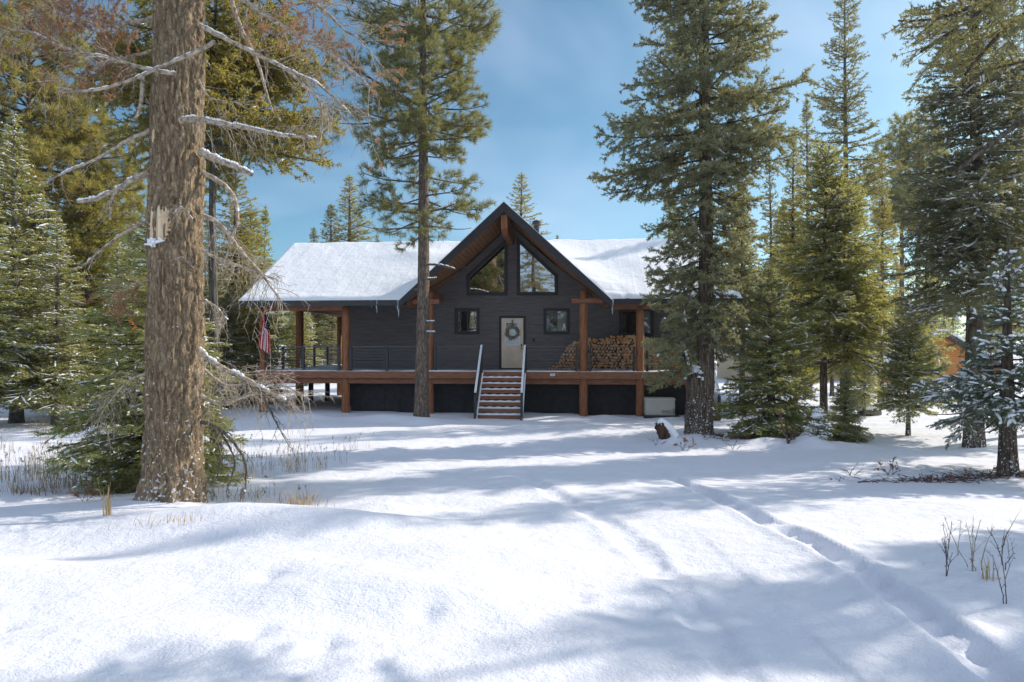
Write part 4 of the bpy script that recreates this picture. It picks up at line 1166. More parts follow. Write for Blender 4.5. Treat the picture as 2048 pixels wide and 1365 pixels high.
c = np.array([-0.27, -0.16, 1.72]) + rs.normal(0, 0.06, (60, 3)) * np.array([1.3, 1, 0.9]); c[:, 2] = 1.78 - 1.5 * np.abs(c[:, 0] + 0.27) + rs.normal(0, 0.04, 60)
d = rs.normal(0, 1, (60, 3)); d[:, 2] *= 0.3
snow_lumps(A, c, c + norm(d) * 0.11, 0.045, 0.05, rs, 0); link_mesh('stub_snow', A.mesh('stub_snow', [M['bough_snow']], True), hero)

# --- ponderosa pine in front of the deck
def pine_R(t): return (2.2 + 1.0 * min(1.0, t * 3.2)) * (1 - 0.62 * t ** 1.6) * (0.85 + 0.2 * math.sin(t * 31))
T_PINE = conifer(202, 22.0, 0.245, 6.2, pine_R, 170, PIN, M['bark_pine'], lean=(0.010, 0), e_lo=-0.10, e_hi=0.45, droop=0.30, uptip=0.28, sp2=0.16, k2=0.24, lmin2=0.16, sp3=0.14, k3=0.4, lmin3=0.08, roll=0.6,
                 ln=0.17, wd=0.015, ang=48, tufts=30, style='pine', limb_r=0.022, dead=0.5, z_pow=0.95)
px_, py_ = (843 - 1024) / F * 23.2, 23.2
pine = place_tree('pine_tree', T_PINE, px_, py_, 1.1, 'tall olive pine with a long bare trunk in front of the cabin deck', 'pine tree')

# --- broken snowy stubs on that pine
for k, (dx, z1, l, up) in enumerate([(1, 5.25, 0.95, -0.10), (1, 4.75, 0.35, 0.02), (1, 3.3, 0.28, 0.0), (1, 2.95, 0.3, -0.02), (1, 7.05, 0.9, 0.12), (-1, 4.4, 0.15, 0.0)]):
    s_ = np.linspace(0, 1, 6); x0 = px_ + 0.010 * z1 + dx * 0.16
    pts = np.stack([x0 + dx * s_ * l, py_ - 0.12 - 0.15 * s_, z1 + up * s_ ** 2 * l * 2], 1)
    A = Acc(); v, q = tube_np(pts - np.array([px_, py_, pine.location.z]), 0.042 * (1 - 0.55 * s_), 7); A.add(v, q)
    me = A.mesh('broken_branch', [M['bark_grey']], True); o = link_mesh('broken_branch', me, pine); o.rotation_euler = (0, 0, -1.1)
    if l > 0.2:
        A = Acc(); p = pts - np.array([px_, py_, pine.location.z]); snow_lumps(A, p[:-1] + [0, 0, 0.02], p[1:] + [0, 0, 0.02], 0.045, 0.035, np.random.RandomState(k), 0)
        link_mesh('branch_snow', A.mesh('branch_snow', [M['bough_snow']], True), o)

# --- generic kinds, shared by several trees
T_SNOWFIR = conifer(303, 11.0, 0.17, 1.0, cone(2.0), 225, LIT, M['bark_grey'], droop=0.32, uptip=0.10, e_lo=-0.2, sp2=0.12, k2=0.30, sp3=0.10, dens=50, ln=0.065, wd=0.0325, roll=0.3, snow=0.17, snow_w=0.035, snow_h=0.03)
T_FIRA = conifer(304, 13.0, 0.17, 1.2, cone(1.75, 0.95), 255, FIR, M['bark_fir'], droop=0.25, e_lo=-0.15, sp2=0.14, k2=0.30, sp3=0.12, dens=42, ln=0.075, wd=0.0390, roll=0.4, snow=0.06, snow_w=0.035)
T_FIRB = conifer(305, 16.0, 0.20, 3.2, cone(2.1, 0.8, 0.5), 255, OLV, M['bark_fir'], droop=0.30, e_lo=-0.2, sp2=0.15, k2=0.28, sp3=0.13, dens=40, ln=0.08, wd=0.0390, roll=0.45, snow=0.012, snow_w=0.035, dead=1.0)
T_YELLOW = conifer(306, 9.0, 0.15, 0.9, cone(1.9, 0.7), 208, YEL, M['bark_fir'], droop=0.25, sp2=0.13, k2=0.30, sp3=0.12, dens=46, ln=0.075, wd=0.0364, roll=0.5, snow=0.035)
T_SPRUCE = conifer(307, 20.0, 0.21, 7.6, lambda t: 2.1 * (1 - t) ** 0.75 * min(1, 0.55 + 3 * t) * (0.85 + 0.2 * math.sin(t * 40)) + 0.1, 204, FIR, M['bark_grey'], e_lo=-0.12, e_hi=0.5, droop=0.18, uptip=0.22, sp2=0.13, k2=0.26, sp3=0.11, dens=44, ln=0.075, wd=0.0350, roll=0.4, snow=0.004, dead=2.2)
T_PINEB = conifer(308, 16.5, 0.20, 10.0, lambda t: 1.9 * (1 - t) ** 0.5 * min(1, .5 + 3 * t) + 0.1, 99, PIN, M['bark_pine'], sp2=0.22, k2=0.28, lmin2=0.2, sp3=0.2, k3=0.4, lmin3=0.1, roll=0.6, ln=0.22, wd=0.0336, tufts=20, style='pine', limb_r=0.022, snow=0.03)
T_OLIVEPINE = conifer(309, 15.0, 0.26, 4.6, lambda t: 3.0 * (1 - t ** 2.2) * min(1, .75 + 2 * t) + 0.15, 190, OLV, M['bark_pine'], e_lo=-0.25, e_hi=0.5, droop=0.3, uptip=0.25, sp2=0.19, k2=0.22, lmin2=0.2, sp3=0.16, k3=0.4, lmin3=0.1, roll=0.65, ln=0.19, wd=0.0234, tufts=30, style='pine', limb_r=0.022, snow=0.012)
T_YOUNG = conifer(310, 3.9, 0.075, 0.75, cone(1.45, 0.8, 0.7), 170, GRN, M['bark_fir'], e_lo=0.0, e_hi=0.75, droop=0.18, sp2=0.065, k2=0.30, lmin2=0.08, sp3=0.06, dens=85, ln=0.045, wd=0.0196, roll=0.28, snow=0.26, lump=0.3, snow_w=0.022, snow_h=0.020, limb_r=0.012)
T_FRONT = conifer(311, 5.2, 0.12, 0.15, lambda t: 1.65 * (1 - t) ** 0.75 * (1.0 if t > 0.05 else 0.8) + 0.04, 204, GRN, M['bark_fir'], e_lo=-0.25, e_hi=0.6, droop=0.22, sp2=0.08, k2=0.30, lmin2=0.09, sp3=0.065, dens=78, ln=0.048, wd=0.0216, roll=0.35, snow=0.09, snow_w=0.022, snow_h=0.020, lean=(-0.01, 0))
T_SAPLING = conifer(312, 0.95, 0.03, 0.05, lambda t: 0.46 * (1 - t) ** 0.6 + 0.05, 40, FIR, M['bark_fir'], e_lo=0.1, e_hi=0.8, sp2=0.05, k2=0.4, lmin2=0.05, sp3=0.05, dens=120, ln=0.03, wd=0.012, roll=0.4, snow=0.45, snow_w=0.035, snow_h=0.04, limb_r=0.012)
T_CEDAR = conifer(313, 9.2, 0.13, 2.3, lambda t: 2.35 * (1 - t) ** 0.6 * min(1, .65 + 3 * t) * (0.82 + 0.22 * math.sin(t * 29)) + 0.1, 240, LIT, M['bark_fir'], e_lo=-0.2, e_hi=0.5, droop=0.35, uptip=0.12, sp2=0.10, k2=0.28, sp3=0.085, dens=62, ln=0.058, wd=0.0263, roll=0.4, snow=0.10, snow_w=0.028, snow_h=0.02, dead=0.5)
T_HEAVY = conifer(314, 4.6, 0.17, 1.05, lambda t: 2.2 * (1 - t) ** 1.7 * min(1, .9 + 2 * t) * (0.85 + 0.2 * math.sin(t * 17)) + 0.06, 96, BLU, M['bark_fir'], e_lo=-0.30, e_hi=0.3, droop=0.20, uptip=0.22, sp2=0.06, k2=0.26, lmin2=0.12, sp3=0.048, dens=125, ln=0.036, wd=0.018, roll=0.40, snow=0.22, snow_w=0.032, snow_h=0.034, dead=0.3)
T_GIANT = conifer(315, 19.0, 0.26, 4.3, lambda t: 2.05 * (1 - t) ** 0.55 * (0.9 + 0.15 * math.sin(t * 37)) + 0.1, 400, (M['needle_hero'], M['twig']), M['bark_fir'], e_lo=-0.22, e_hi=0.4, droop=0.25, uptip=0.16, sp2=0.10, k2=0.27, sp3=0.085, dens=58, ln=0.058, wd=0.0286, roll=0.4, snow=0.13, snow_w=0.034, snow_h=0.03, cut=lambda h, a, r: h < 14)
T_DARK = conifer(316, 6.4, 0.12, 0.45, lambda t: 1.75 * (1 - t) ** 0.7 + 0.06, 190, GRN, M['bark_fir'], e_lo=-0.42, e_hi=0.5, droop=0.10, uptip=0.05, sp2=0.06, k2=0.26, lmin2=0.09, sp3=0.05, dens=110, ln=0.034, wd=0.0156, roll=0.35, snow=0.06, lump=0.25, snow_w=0.022, snow_h=0.018)
T_BOUGHS = conifer(317, 9.0, 0.10, 2.9, lambda t: 1.6, 230, OLV, M['bark_grey'], e_lo=-0.35, e_hi=0.3, droop=0.30, uptip=0.10, sp2=0.075, k2=0.24, lmin2=0.12, sp3=0.06, dens=95, ln=0.045, wd=0.0225, roll=0.6, snow=0.006, cut=lambda h, a, r: 5.6 < h < 7.9 , side_bias=lambda a, h: 0.75 if math.sin(a) < -0.3 else 1.0)
T_FAR = conifer(318, 15.0, 0.2, 1.5, cone(1.9, 0.95), 198, FIR, M['bark_fir'], sp2=0.24, k2=0.30, sp3=0.24, dens=22, ln=0.13, wd=0.0840, roll=0.4, snow=0.03, snow_w=0.05, trunk_n=8, twigs=False)
T_FAR2 = conifer(319, 17.0, 0.2, 4.0, cone(2.2, 0.8, 0.6), 190, OLV, M['bark_fir'], sp2=0.26, k2=0.28, sp3=0.26, dens=22, ln=0.13, wd=0.0840, roll=0.5, snow=0.01, snow_w=0.05, trunk_n=8, twigs=False)
T_FAR3 = conifer(320, 12.0, 0.16, 0.6, cone(1.7, 0.9), 170, GRN, M['bark_fir'], sp2=0.24, k2=0.30, sp3=0.24, dens=22, ln=0.13, wd=0.0840, roll=0.35, snow=0.16, snow_w=0.05, trunk_n=8, twigs=False)
print('tree meshes', round(_t.time() - _t0, 1), 's', sum(len(m.polygons) for m in bpy.data.meshes if m.name.startswith('crown')))

def at_px(px, d): return (px - 1024) / F * d, d
def tree_at(name, T, H, px, top, d, rz, label, cat, group=None, width=None):
    """tree of mesh height H placed at px, distance d, scaled so that its top reaches row top"""
    x, y = at_px(px, d); z = gz(x, y) - 0.03
    h = CAM_Z - (top - HOR) / F * d - z
    s = h / H
    return place_tree(name, T, x, y, rz, label, cat, group, s=(width or 1.0) * s, z=z, sz=s)

# right side
tree_at('fir_tree', T_FRONT, 5.2, 1543, 535, 18.6, 0.4, 'bushy green fir with dark low boughs right of the forked fir', 'fir tree', width=1.12)
tree_at('fir_tree', T_CEDAR, 9.2, 1648, 290, 20.5, 0.0, 'double-stemmed green fir behind the snow-capped sapling', 'fir tree', width=1.0)
x, y = at_px(1692, 20.6); o = place_tree('fir_tree', T_CEDAR, x, y, 2.2, 'second stem of dense yellow-green fir just right of the double-stemmed one', 'fir tree', s=0.84)
tree_at('spruce_tree', T_SPRUCE, 20.0, 1690, -60, 27, 0.3, 'very tall thin spruce with a bare grey trunk and ragged crown against the sky', 'spruce tree')
tree_at('fir_tree', T_FIRA, 13.0, 1616, 195, 33, 1.2, 'slim pointed fir just left of the tall bare-trunked spruce', 'fir tree')
tree_at('fir_tree', T_FIRA, 13.0, 1541, 312, 34, 2.2, 'grey-green pointed fir in the gap right of the forked fir', 'fir tree')
tree_at('fir_tree', T_FIRB, 16.0, 1484, 320, 31, 3.4, 'olive fir close behind the right edge of the forked fir', 'fir tree')
tree_at('fir_tree', T_YELLOW, 9.0, 1585, 425, 27, 4.1, 'yellow-green sunlit fir between the slim fir and the bushy fir', 'fir tree')
tree_at('fir_tree', T_FIRB, 16.0, 1762, 300, 30, 5.1, 'dense olive fir behind the young snowy fir', 'fir tree', width=1.0)
tree_at('fir_tree', T_FIRB, 16.0, 1588, 255, 24.5, 2.2, 'full green fir filling the gap behind the bushy fir', 'fir tree', width=1.0)
tree_at('fir_tree', T_SNOWFIR, 11.0, 1728, 560, 25, 0.9, 'small dark-stemmed fir beside the tan wall of the far house', 'fir tree', width=0.8)
for px, top, d, rz, lb in ((1802, 236, 42, 0.2, 'left'), (1836, 230, 40, 1.9, 'middle'), (1862, 262, 43, 3.0, 'right')):
    tree_at('pine_tree', T_PINEB, 16.5, px, top, d, rz, '%s of three slender far pines above the orange house' % lb, 'pine tree', 'slender far pines')
tree_at('fir_tree', T_YOUNG, 3.9, 1816, 605, 19.4, 0.8, 'young snow-dusted fir standing alone in front of the orange house', 'fir tree', width=0.86)
tree_at('fir_tree', T_HEAVY, 4.6, 2016, 470, 11.6, 0.5, 'nearest right fir with snow-laden boughs and a bare lower trunk', 'fir tree')
tree_at('fir_tree', T_GIANT, 19.0, 1948, -420, 17.0, 0.9, 'giant snow-covered fir rising behind the nearest right fir', 'fir tree')
tree_at('fir_tree', T_GIANT, 19.0, 2085, -160, 19.0, 2.9, 'snowy fir at the right edge behind the giant fir', 'fir tree')
tree_at('fir_sapling', T_SAPLING, 0.95, 1636, 822, 16.8, 0.8, 'tiny fir sapling capped with a lump of snow before the double-stemmed fir', 'sapling')
tree_at('fir_sapling', T_FRONT, 5.2, 1690, 735, 18.5, 1.9, 'short snowy fir sapling at the foot of the double-stemmed fir', 'sapling')
tree_at('fir_sapling', T_SAPLING, 0.95, 1452, 868, 17.2, 2.8, 'very small sapling in the brush right of the forked trunk', 'sapling')
# left side
tree_at('pine_tree', T_OLIVEPINE, 15.0, 62, -30, 27.0, 0.6, 'large olive pine filling the upper left corner', 'pine tree', width=0.95)
tree_at('fir_tree', T_SNOWFIR, 11.0, 33, 225, 22.5, 0.2, 'snowy fir with a thin grey leader at the left edge', 'fir tree', width=1.25)
tree_at('fir_tree', T_SNOWFIR, 11.0, 112, 430, 21.5, 2.6, 'snow-dusted fir second from the left edge', 'fir tree', width=1.3)
tree_at('fir_tree', T_SNOWFIR, 11.0, -40, 330, 20.5, 1.1, 'snowy fir cut off by the left edge', 'fir tree', width=1.3)
tree_at('fir_tree', T_YELLOW, 9.0, 175, 330, 27, 0.0, 'sunlit yellow-green fir in the left wood', 'fir tree', width=1.1)
tree_at('fir_tree', T_SNOWFIR, 11.0, 235, 480, 23.5, 1.7, 'snowy blue-green fir left of the big trunk, behind the orange ribbon', 'fir tree', width=1.15)
tree_at('fir_tree', T_FIRB, 16.0, 205, 190, 30, 2.5, 'olive fir behind the sunlit yellow-green fir', 'fir tree')
tree_at('fir_tree', T_SNOWFIR, 11.0, 118, 560, 25, 3.3, 'low snowy fir under the large olive pine', 'fir tree', width=1.3)
tree_at('fir_tree', T_DARK, 6.4, 312, 430, 10.6, 0.5, 'dark fir with drooping low boughs just behind the big bare trunk', 'fir tree', width=1.32)
place_tree('conifer_tree', T_BOUGHS, (432 - 1024) / F * 11.4, 11.4, 0.0, 'thin-stemmed conifer whose olive boughs hang right of the big trunk', 'conifer', z=0.25)
tree_at('fir_tree', T_FIRB, 16.0, 470, 300, 31, 0.9, 'olive fir close to the left end of the cabin roof', 'fir tree', width=1.5)
tree_at('fir_tree', T_YELLOW, 9.0, 505, 425, 33, 3.0, 'warm yellow-green fir touching the left edge of the snowy roof', 'fir tree', width=1.2)
tree_at('fir_tree', T_FIRA, 13.0, 400, 330, 28, 1.9, 'grey-green fir mostly hidden behind the big bare trunk', 'fir tree', width=1.4)
tree_at('fir_tree', T_SNOWFIR, 11.0, 455, 560, 29, 2.9, 'snowy fir left of the porch flag', 'fir tree', width=1.2)
tree_at('fir_tree', T_DARK, 6.4, 508, 640, 31, 2.0, 'short dark fir behind the left corner post of the porch', 'fir tree', width=1.4)
tree_at('pine_sapling', T_YELLOW, 9.0, 143, 800, 21.5, 1.0, 'small bright yellow-green sapling on the snow at left', 'sapling', width=1.2)
# behind the cabin
tree_at('fir_tree', T_FIRB, 16.0, 697, 350, 52, 0.3, 'taller of the firs rising behind the left roof', 'fir tree', width=1.9)
tree_at('fir_tree', T_FIRA, 13.0, 664, 408, 53, 1.4, 'blunt fir left of the tallest one behind the left roof', 'fir tree', width=1.8)
tree_at('fir_tree', T_FIRA, 13.0, 630, 455, 56, 2.4, 'smallest left fir tip above the roof ridge', 'fir tree', width=1.5)
tree_at('fir_tree', T_FIRA, 13.0, 755, 470, 60, 3.4, 'tiny fir tip above the ridge near the pine trunk', 'fir tree')
tree_at('fir_tree', T_FIRB, 16.0, 1042, 345, 44, 1.0, 'olive fir rising behind the gable peak and chimney', 'fir tree', width=1.7)
tree_at('fir_tree', T_FIRA, 13.0, 1114, 470, 62, 4.4, 'tiny fir tip above the right roof ridge', 'fir tree')
tree_at('fir_tree', T_SNOWFIR, 11.0, 612, 590, 44, 0.4, 'snowy fir seen through the porch opening at left', 'fir tree', width=1.2)
tree_at('fir_tree', T_FIRA, 13.0, 665, 560, 47, 5.0, 'shaded fir seen through the porch opening at right', 'fir tree', width=1.3)
tree_at('fir_tree', T_FIRB, 16.0, 594, 520, 37, 5.5, 'slim-trunked fir standing just behind the porch', 'fir tree', width=0.8)
# far wood
rg = random.Random(21)
FARS = [(T_FAR, 15.0), (T_FAR2, 17.0), (T_FAR3, 12.0)]
k = 0
for d, n in ((38, 15), (55, 27), (75, 37), (105, 48), (150, 58)):
    for i in range(n):
        px = -420 + 2890 * (i + rg.uniform(.15, .85)) / n
        if d == 38 and 480 < px < 1500: continue
        if d >= 55 and 560 < px < 1300: top = rg.uniform(510, 610)
        elif px <= 520: top = rg.uniform(300, 460)
        else: top = rg.uniform(360, 520)
        if d > 90: top = max(top, rg.uniform(480, 600))
        if 1860 < px < 1990 and d < 50: continue
        T, H = FARS[k % 3]; k += 1
        tree_at('far_conifer', T, H, px, top, d + rg.uniform(-5, 5), rg.uniform(0, 6.28), 'conifer standing among others in the far wood behind the clearing', 'conifer', 'conifers of the far wood', width=rg.uniform(.9, 1.3))
# trees beside and behind the camera: they shade the foreground and show in the gable windows
for x, y, T, s, rz in ((12.4, 9.7, T_GIANT, 0.62, 0.3), (13.0, 8.3, T_GIANT, 0.60, 1.1), (12.0, 6.9, T_GIANT, 0.56, 2.0), (12.6, 5.3, T_GIANT, 0.56, 4.0), (10.6, 3.2, T_FIRB, 0.45, 5.0), (12.9, 14.3, T_FIRB, 0.8, 0.7), (-4.5, -15, T_FIRB, 1.3, 0.3), (-8.5, -18, T_GIANT, 1.1, 1.4), (-12.5, -15, T_OLIVEPINE, 1.3, 2.2), (-10.5, -24, T_FIRA, 1.9, 3.1), (-1.5, -22, T_FIRA, 1.7, 3.9), (4.5, -17, T_FIRA, 1.3, 0.9)):
    place_tree('fir_tree', T, x, y, rz, 'conifer beside the clearing, outside the photograph', 'fir tree', 'conifers around the viewpoint', s=s)
# ------------------------------------------------------------------ the big bare trunk in the left foreground
D0 = 9.0
def curve_pts(ctrl, n):
    """smooth polyline through control points"""
    c = np.asarray(ctrl, float); m = len(c)
    d = np.concatenate([[0], np.cumsum(np.linalg.norm(np.diff(c, axis=0), axis=1))]); t = np.linspace(0, d[-1], n)
    out = []
    for tt in t:
        i = min(max(int(np.searchsorted(d, tt)) - 1, 0), m - 2); f = (tt - d[i]) / (d[i + 1] - d[i] + 1e-9)
        p0, p1, p2, p3 = c[max(i - 1, 0)], c[i], c[i + 1], c[min(i + 2, m - 1)]
        out.append(0.5 * ((2 * p1) + (-p0 + p2) * f + (2 * p0 - 5 * p1 + 4 * p2 - p3) * f * f + (-p0 + 3 * p1 - 3 * p2 + p3) * f ** 3))
    return np.array(out)
def dead_twigs(acc, rs, pts, n, ln, droop, r, sub=4, sublen=0.4, start=0.15, mat=0, side_spread=0.8, fwd=0.55, tips=None, gen=2):
    k = len(pts); seg = np.linalg.norm(np.diff(pts, axis=0), axis=1); cum = np.concatenate([[0], np.cumsum(seg)])
    for i in range(n):
        u = (start + (1 - start) * (i + rs.rand()) / n) * cum[-1]
        p = np.array([np.interp(u, cum, pts[:, j]) for j in range(3)]); q = np.array([np.interp(min(u + .05, cum[-1]), cum, pts[:, j]) for j in range(3)]); o = np.array([np.interp(max(u - .05, 0), cum, pts[:, j]) for j in range(3)])
        t = norm(q - o); rv = rs.normal(size=3); rv[2] = rv[2] * 0.7 - droop * 0.5; sd = norm(rv - t * (rv @ t))
        l = ln * (0.35 + 0.9 * rs.rand()); d = norm(t * fwd + sd * side_spread)
        m = 6; s = np.linspace(0, 1, m)[:, None]; cv = rs.normal(0, 0.16, 3); cv[2] -= droop
        w = p + d * l * s + cv * l * s ** 2 + rs.normal(0, 0.012 * l, (m, 3)) * (s > 0)
        v, qd = tube_np(w, np.linspace(r, r * 0.3, m), 4, rs.rand() * 3); acc.add(v, qd, mat)
        if tips is not None: tips.append((w[-3], w[-1]))
        if sub and gen > 1: dead_twigs(acc, rs, w, sub, l * sublen, droop * 0.8, r * 0.55, sub=max(sub - 2, 0), sublen=0.5, start=0.25, mat=mat, side_spread=side_spread, fwd=0.7, tips=tips, gen=gen - 1)

bx, by = (349 - 1024) / F * D0, D0
bz = 0.0
big = empty('bare_tree', (bx, by, bz))
tag(big, 'huge bare brown trunk with dead snowy branches in the left foreground', 'tree')
def big_axis(z):
    px = np.interp(z, [0.4, 0.8, 1.45, 2.45, 3.77, 5.08, 6.4, 7.1, 20], [341, 346, 349, 351, 351, 357, 358.5, 359, 372]); return (px - 349) / F * D0
def big_rad(z): return np.interp(z, [-0.4, 0.30, 0.45, 0.8, 1.45, 2.45, 3.77, 5.08, 6.4, 7.1, 12, 20], [0.60, 0.47, 0.425, 0.378, 0.352, 0.338, 0.334, 0.312, 0.300, 0.293, 0.23, 0.05])
def bark_disp(th, z, amp=1.0):
    a = th / (2 * np.pi)
    w = 0.9 * vnoise(a * 14, z / 0.22, 1.0, 7)
    f = 1 - np.abs(vnoise(a * 27 + w, z / 0.30, 1.0, 3) + 0.35 * vnoise(a * 62, z / 0.09, 1.0, 4)) * 5.0
    f = np.clip(f, -0.7, 1)
    return amp * (-0.027 * f + 0.014 * vnoise(a * 95, z / 0.04, 1.0, 5) + 0.03 * vnoise(a * 5, z / 1.1, 1.0, 6))
def trunk_sheet(z0, z1, nz, th0, th1, nth, off=0.0, amp=1.0, closed=True):
    zz = np.linspace(z0, z1, nz); th = np.linspace(th0, th1, nth, endpoint=not closed)
    Z, T = np.meshgrid(zz, th, indexing='ij')
    r = big_rad(Z) + bark_disp(T, Z, amp) + off
    fl = np.exp(-np.clip(Z - 0.3, 0, None) / 0.22) * 0.05 * np.sin(T * 5 + 1)
    return big_axis(Z) + (r + fl) * np.cos(T), (r + fl) * np.sin(T), Z, T
X, Y, Z, T = trunk_sheet(-0.1, 8.0, 560, 0.5 * np.pi, 2.5 * np.pi, 230)
n0, n1 = X.shape; idx = np.arange(n0 * n1).reshape(n0, n1); r2 = np.roll(idx, -1, 1)
q = np.stack([idx[:-1], r2[:-1], r2[1:], idx[1:]], -1).reshape(-1, 4)
me = np_mesh('trunk', np.stack([X, Y, Z], -1).reshape(-1, 3), [q], [M['bark_big']], [0], smooth=True); link_mesh('trunk', me, big)
zz = np.linspace(7.98, 20, 30); A = Acc(); v, q = tube_np(np.stack([big_axis(zz), zz * 0, zz], 1), big_rad(zz), 24); A.add(v, q); link_mesh('upper_trunk', A.mesh('upper_trunk', [M['bark_big']], True), big)
# torn patch of bare wood
def scar(cx, cz, w, h, name, ridges=3):
    nz, nt2 = 70, 46
    zz = np.linspace(cz - h / 2, cz + h / 2, nz); c0 = math.asin(np.clip((cx - big_axis(cz)) / big_rad(cz), -1, 1)) - math.pi / 2
    th = np.linspace(c0 - w / 2 / big_rad(cz), c0 + w / 2 / big_rad(cz), nt2)
    Z, T = np.meshgrid(zz, th, indexing='ij'); S = (T - c0) / (w / 2 / big_rad(cz)); V = (Z - cz) / (h / 2)
    lim = 0.95 - 0.45 * np.clip(V, -1, 0) ** 2 - 0.2 * np.clip(V, 0, 1) ** 2 + 0.5 * vnoise(V * 4 + 5, S * 0 + np.sign(S) * 3, 0.30, 14)
    inside = (np.abs(S) < lim) & (np.abs(V) < 1 - 0.9 * np.abs(vnoise(S * 4, S * 0 + np.sign(V), 0.3, 15)))
    r = big_rad(Z) - 0.004 + 0.030 * np.abs(np.sin(S * ridges * 1.6 + 0.8)) + 0.006 * vnoise(S * 20, V * 3, 1.0, 16)
    P_ = np.stack([big_axis(Z) + r * np.cos(T), r * np.sin(T), Z], -1).reshape(-1, 3)
    idx = np.arange(nz * nt2).reshape(nz, nt2)
    q = np.stack([idx[:-1, :-1], idx[:-1, 1:], idx[1:, 1:], idx[1:, :-1]], -1); ok = inside[:-1, :-1] & inside[1:, 1:] & inside[:-1, 1:] & inside[1:, :-1]
    me = np_mesh(name, P_, [q[ok]], [M['bare_wood']], [0], smooth=True); o = link_mesh(name, me, big)
    md = o.modifiers.new('thick', 'SOLIDIFY'); md.thickness = 0.02; md.offset = -1
    return o
scar((341 - 349) / F * D0, CAM_Z - (458 - HOR) / F * D0, 0.34, 0.50, 'bark_scar')
scar((327 - 349) / F * D0, CAM_Z - (285 - HOR) / F * D0, 0.10, 0.18, 'bark_scar', 1)
A = Acc(); rs = np.random.RandomState(2)
c = np.stack([(336 - 349) / F * D0 + rs.normal(0, 0.035, 26), -big_rad(3.85) - 0.02 + rs.normal(0, .008, 26), 3.80 + rs.normal(0, 0.022, 26)], 1)
snow_lumps(A, c, c + rs.normal(0, 0.04, (26, 3)) * [1, .2, .6], 0.028, 0.03, rs, 0); link_mesh('scar_snow', A.mesh('scar_snow', [M['bough_snow']], True), big)

def B(ctrl, r0, r1, n_tw, ln, droop, twr=0.006, sub=4, snow=0.0, brown=0.0, seed=0, start=0.15, mat='dead_wood', sub_snow=0.3, fwd=0.55):
    """dead branch: ctrl = (px, py, depth offset from the trunk axis)"""
    rs = np.random.RandomState(seed)
    c = np.array([list(P(px, py, D0 + dd)) for px, py, dd in ctrl]) - np.array([bx, by, bz])
    n = 26; pts = curve_pts(c, n) + rs.normal(0, r0 * 0.10, (n, 3)); s = np.linspace(0, 1, n)
    A = Acc(); rad = (r0 + (r1 - r0) * s ** 0.9) * (1 + rs.normal(0, 0.06, n)); v, q = tube_np(pts, rad, 9); A.add(v, q)
    tips = []
    if n_tw: dead_twigs(A, rs, pts, n_tw, ln, droop, twr, sub=sub, start=start, tips=tips, fwd=fwd)
    if brown and tips:
        ta = np.array([t[0] for t in tips]); tb = np.array([t[1] for t in tips])
        cl = vnoise(ta[:, 0], ta[:, 2], 0.35, seed) + 0.5; pick = cl < brown
        if pick.any(): needles(A, ta[pick], tb[pick], 260, 0.035, 0.010, 50, rs, 1)
    o = link_mesh('dead_branch', A.mesh('dead_branch', [M[mat], M['needle_brown']], True), big)
    if snow > 0:
        S = Acc(); pick = np.arange(n - 1)[vnoise(np.arange(n - 1) * 1.0, np.full(n - 1, seed * 3.1), 2.2, seed) + 0.5 < snow * 0.85]
        if len(pick) == 0: return o
        pa = pts + np.array([0, 0, 1.0]) * (rad[:, None] * 0.75)
        snow_lumps(S, pa[pick], pa[pick + 1] + (pa[pick + 1] - pa[pick]) * .35, max(r0 * 0.55, 0.011), max(r0 * 0.55, 0.011), rs, 0, lift=0.0)
        link_mesh('branch_snow', S.mesh('branch_snow', [M['bough_snow']], True), o)
    return o
# right-hand side
B([(398, 50, -.1), (440, 72, -.15), (520, 112, -.2), (575, 140, -.2), (640, 172, -.15), (700, 228, -.1)], .034, .009, 34, .55, .25, sub=5, snow=.75, seed=1, start=.35)
B([(362, 240, -.36), (400, 240, -.42), (470, 252, -.5), (560, 270, -.55), (630, 277, -.6)], .042, .013, 44, .42, .35, .0055, sub=4, snow=.9, seed=2, start=.08)
B([(402, 305, -.1), (440, 322, -.15), (475, 336, -.2), (503, 350, -.2)], .052, .030, 5, .3, .3, snow=.95, seed=3, mat='dead_wood')
B([(380, -70, .1), (470, -10, 0), (560, 50, -.1), (640, 95, -.2), (700, 140, -.3), (742, 178, -.3)], .05, .010, 46, .60, .22, .006, sub=6, brown=.52, seed=4, start=.25)
B([(395, -120, .2), (500, -60, .2), (620, 0, .1), (690, 60, 0), (735, 90, 0)], .05, .010, 44, .60, .2, .006, sub=6, brown=.60, seed=5, start=.2)
B([(455, -30, .3), (478, 50, .3), (510, 110, .2), (530, 175, .2), (545, 225, .15)], .040, .012, 10, .35, .2, seed=6)
B([(560, 130, -.2), (600, 165, -.2), (640, 205, -.2), (645, 250, -.25), (640, 290, -.25)], .018, .007, 16, .35, .25, sub=4, seed=7)
B([(575, 140, -.2), (640, 200, -.25), (680, 222, -.3), (705, 225, -.3)], .02, .006, 16, .4, .3, sub=4, seed=8)
B([(404, 345, 0), (450, 372, -.05), (470, 400, -.1), (476, 440, -.1), (462, 480, -.1)], .036, .018, 9, .35, .35, snow=.4, seed=9)
B([(404, 430, -.1), (440, 450, -.1), (480, 500, -.15), (520, 545, -.2), (560, 600, -.25)], .032, .010, 44, .46, .40, .0055, sub=6, snow=.3, seed=10, start=.05)
B([(404, 500, -.1), (440, 520, -.15), (500, 540, -.2), (555, 560, -.2)], .022, .006, 34, .40, .3, .005, sub=5, seed=11, start=.02)
B([(404, 600, -.1), (430, 612, -.1), (455, 640, -.15)], .02, .006, 22, .3, .4, .005, sub=4, snow=.3, seed=12, start=.02)
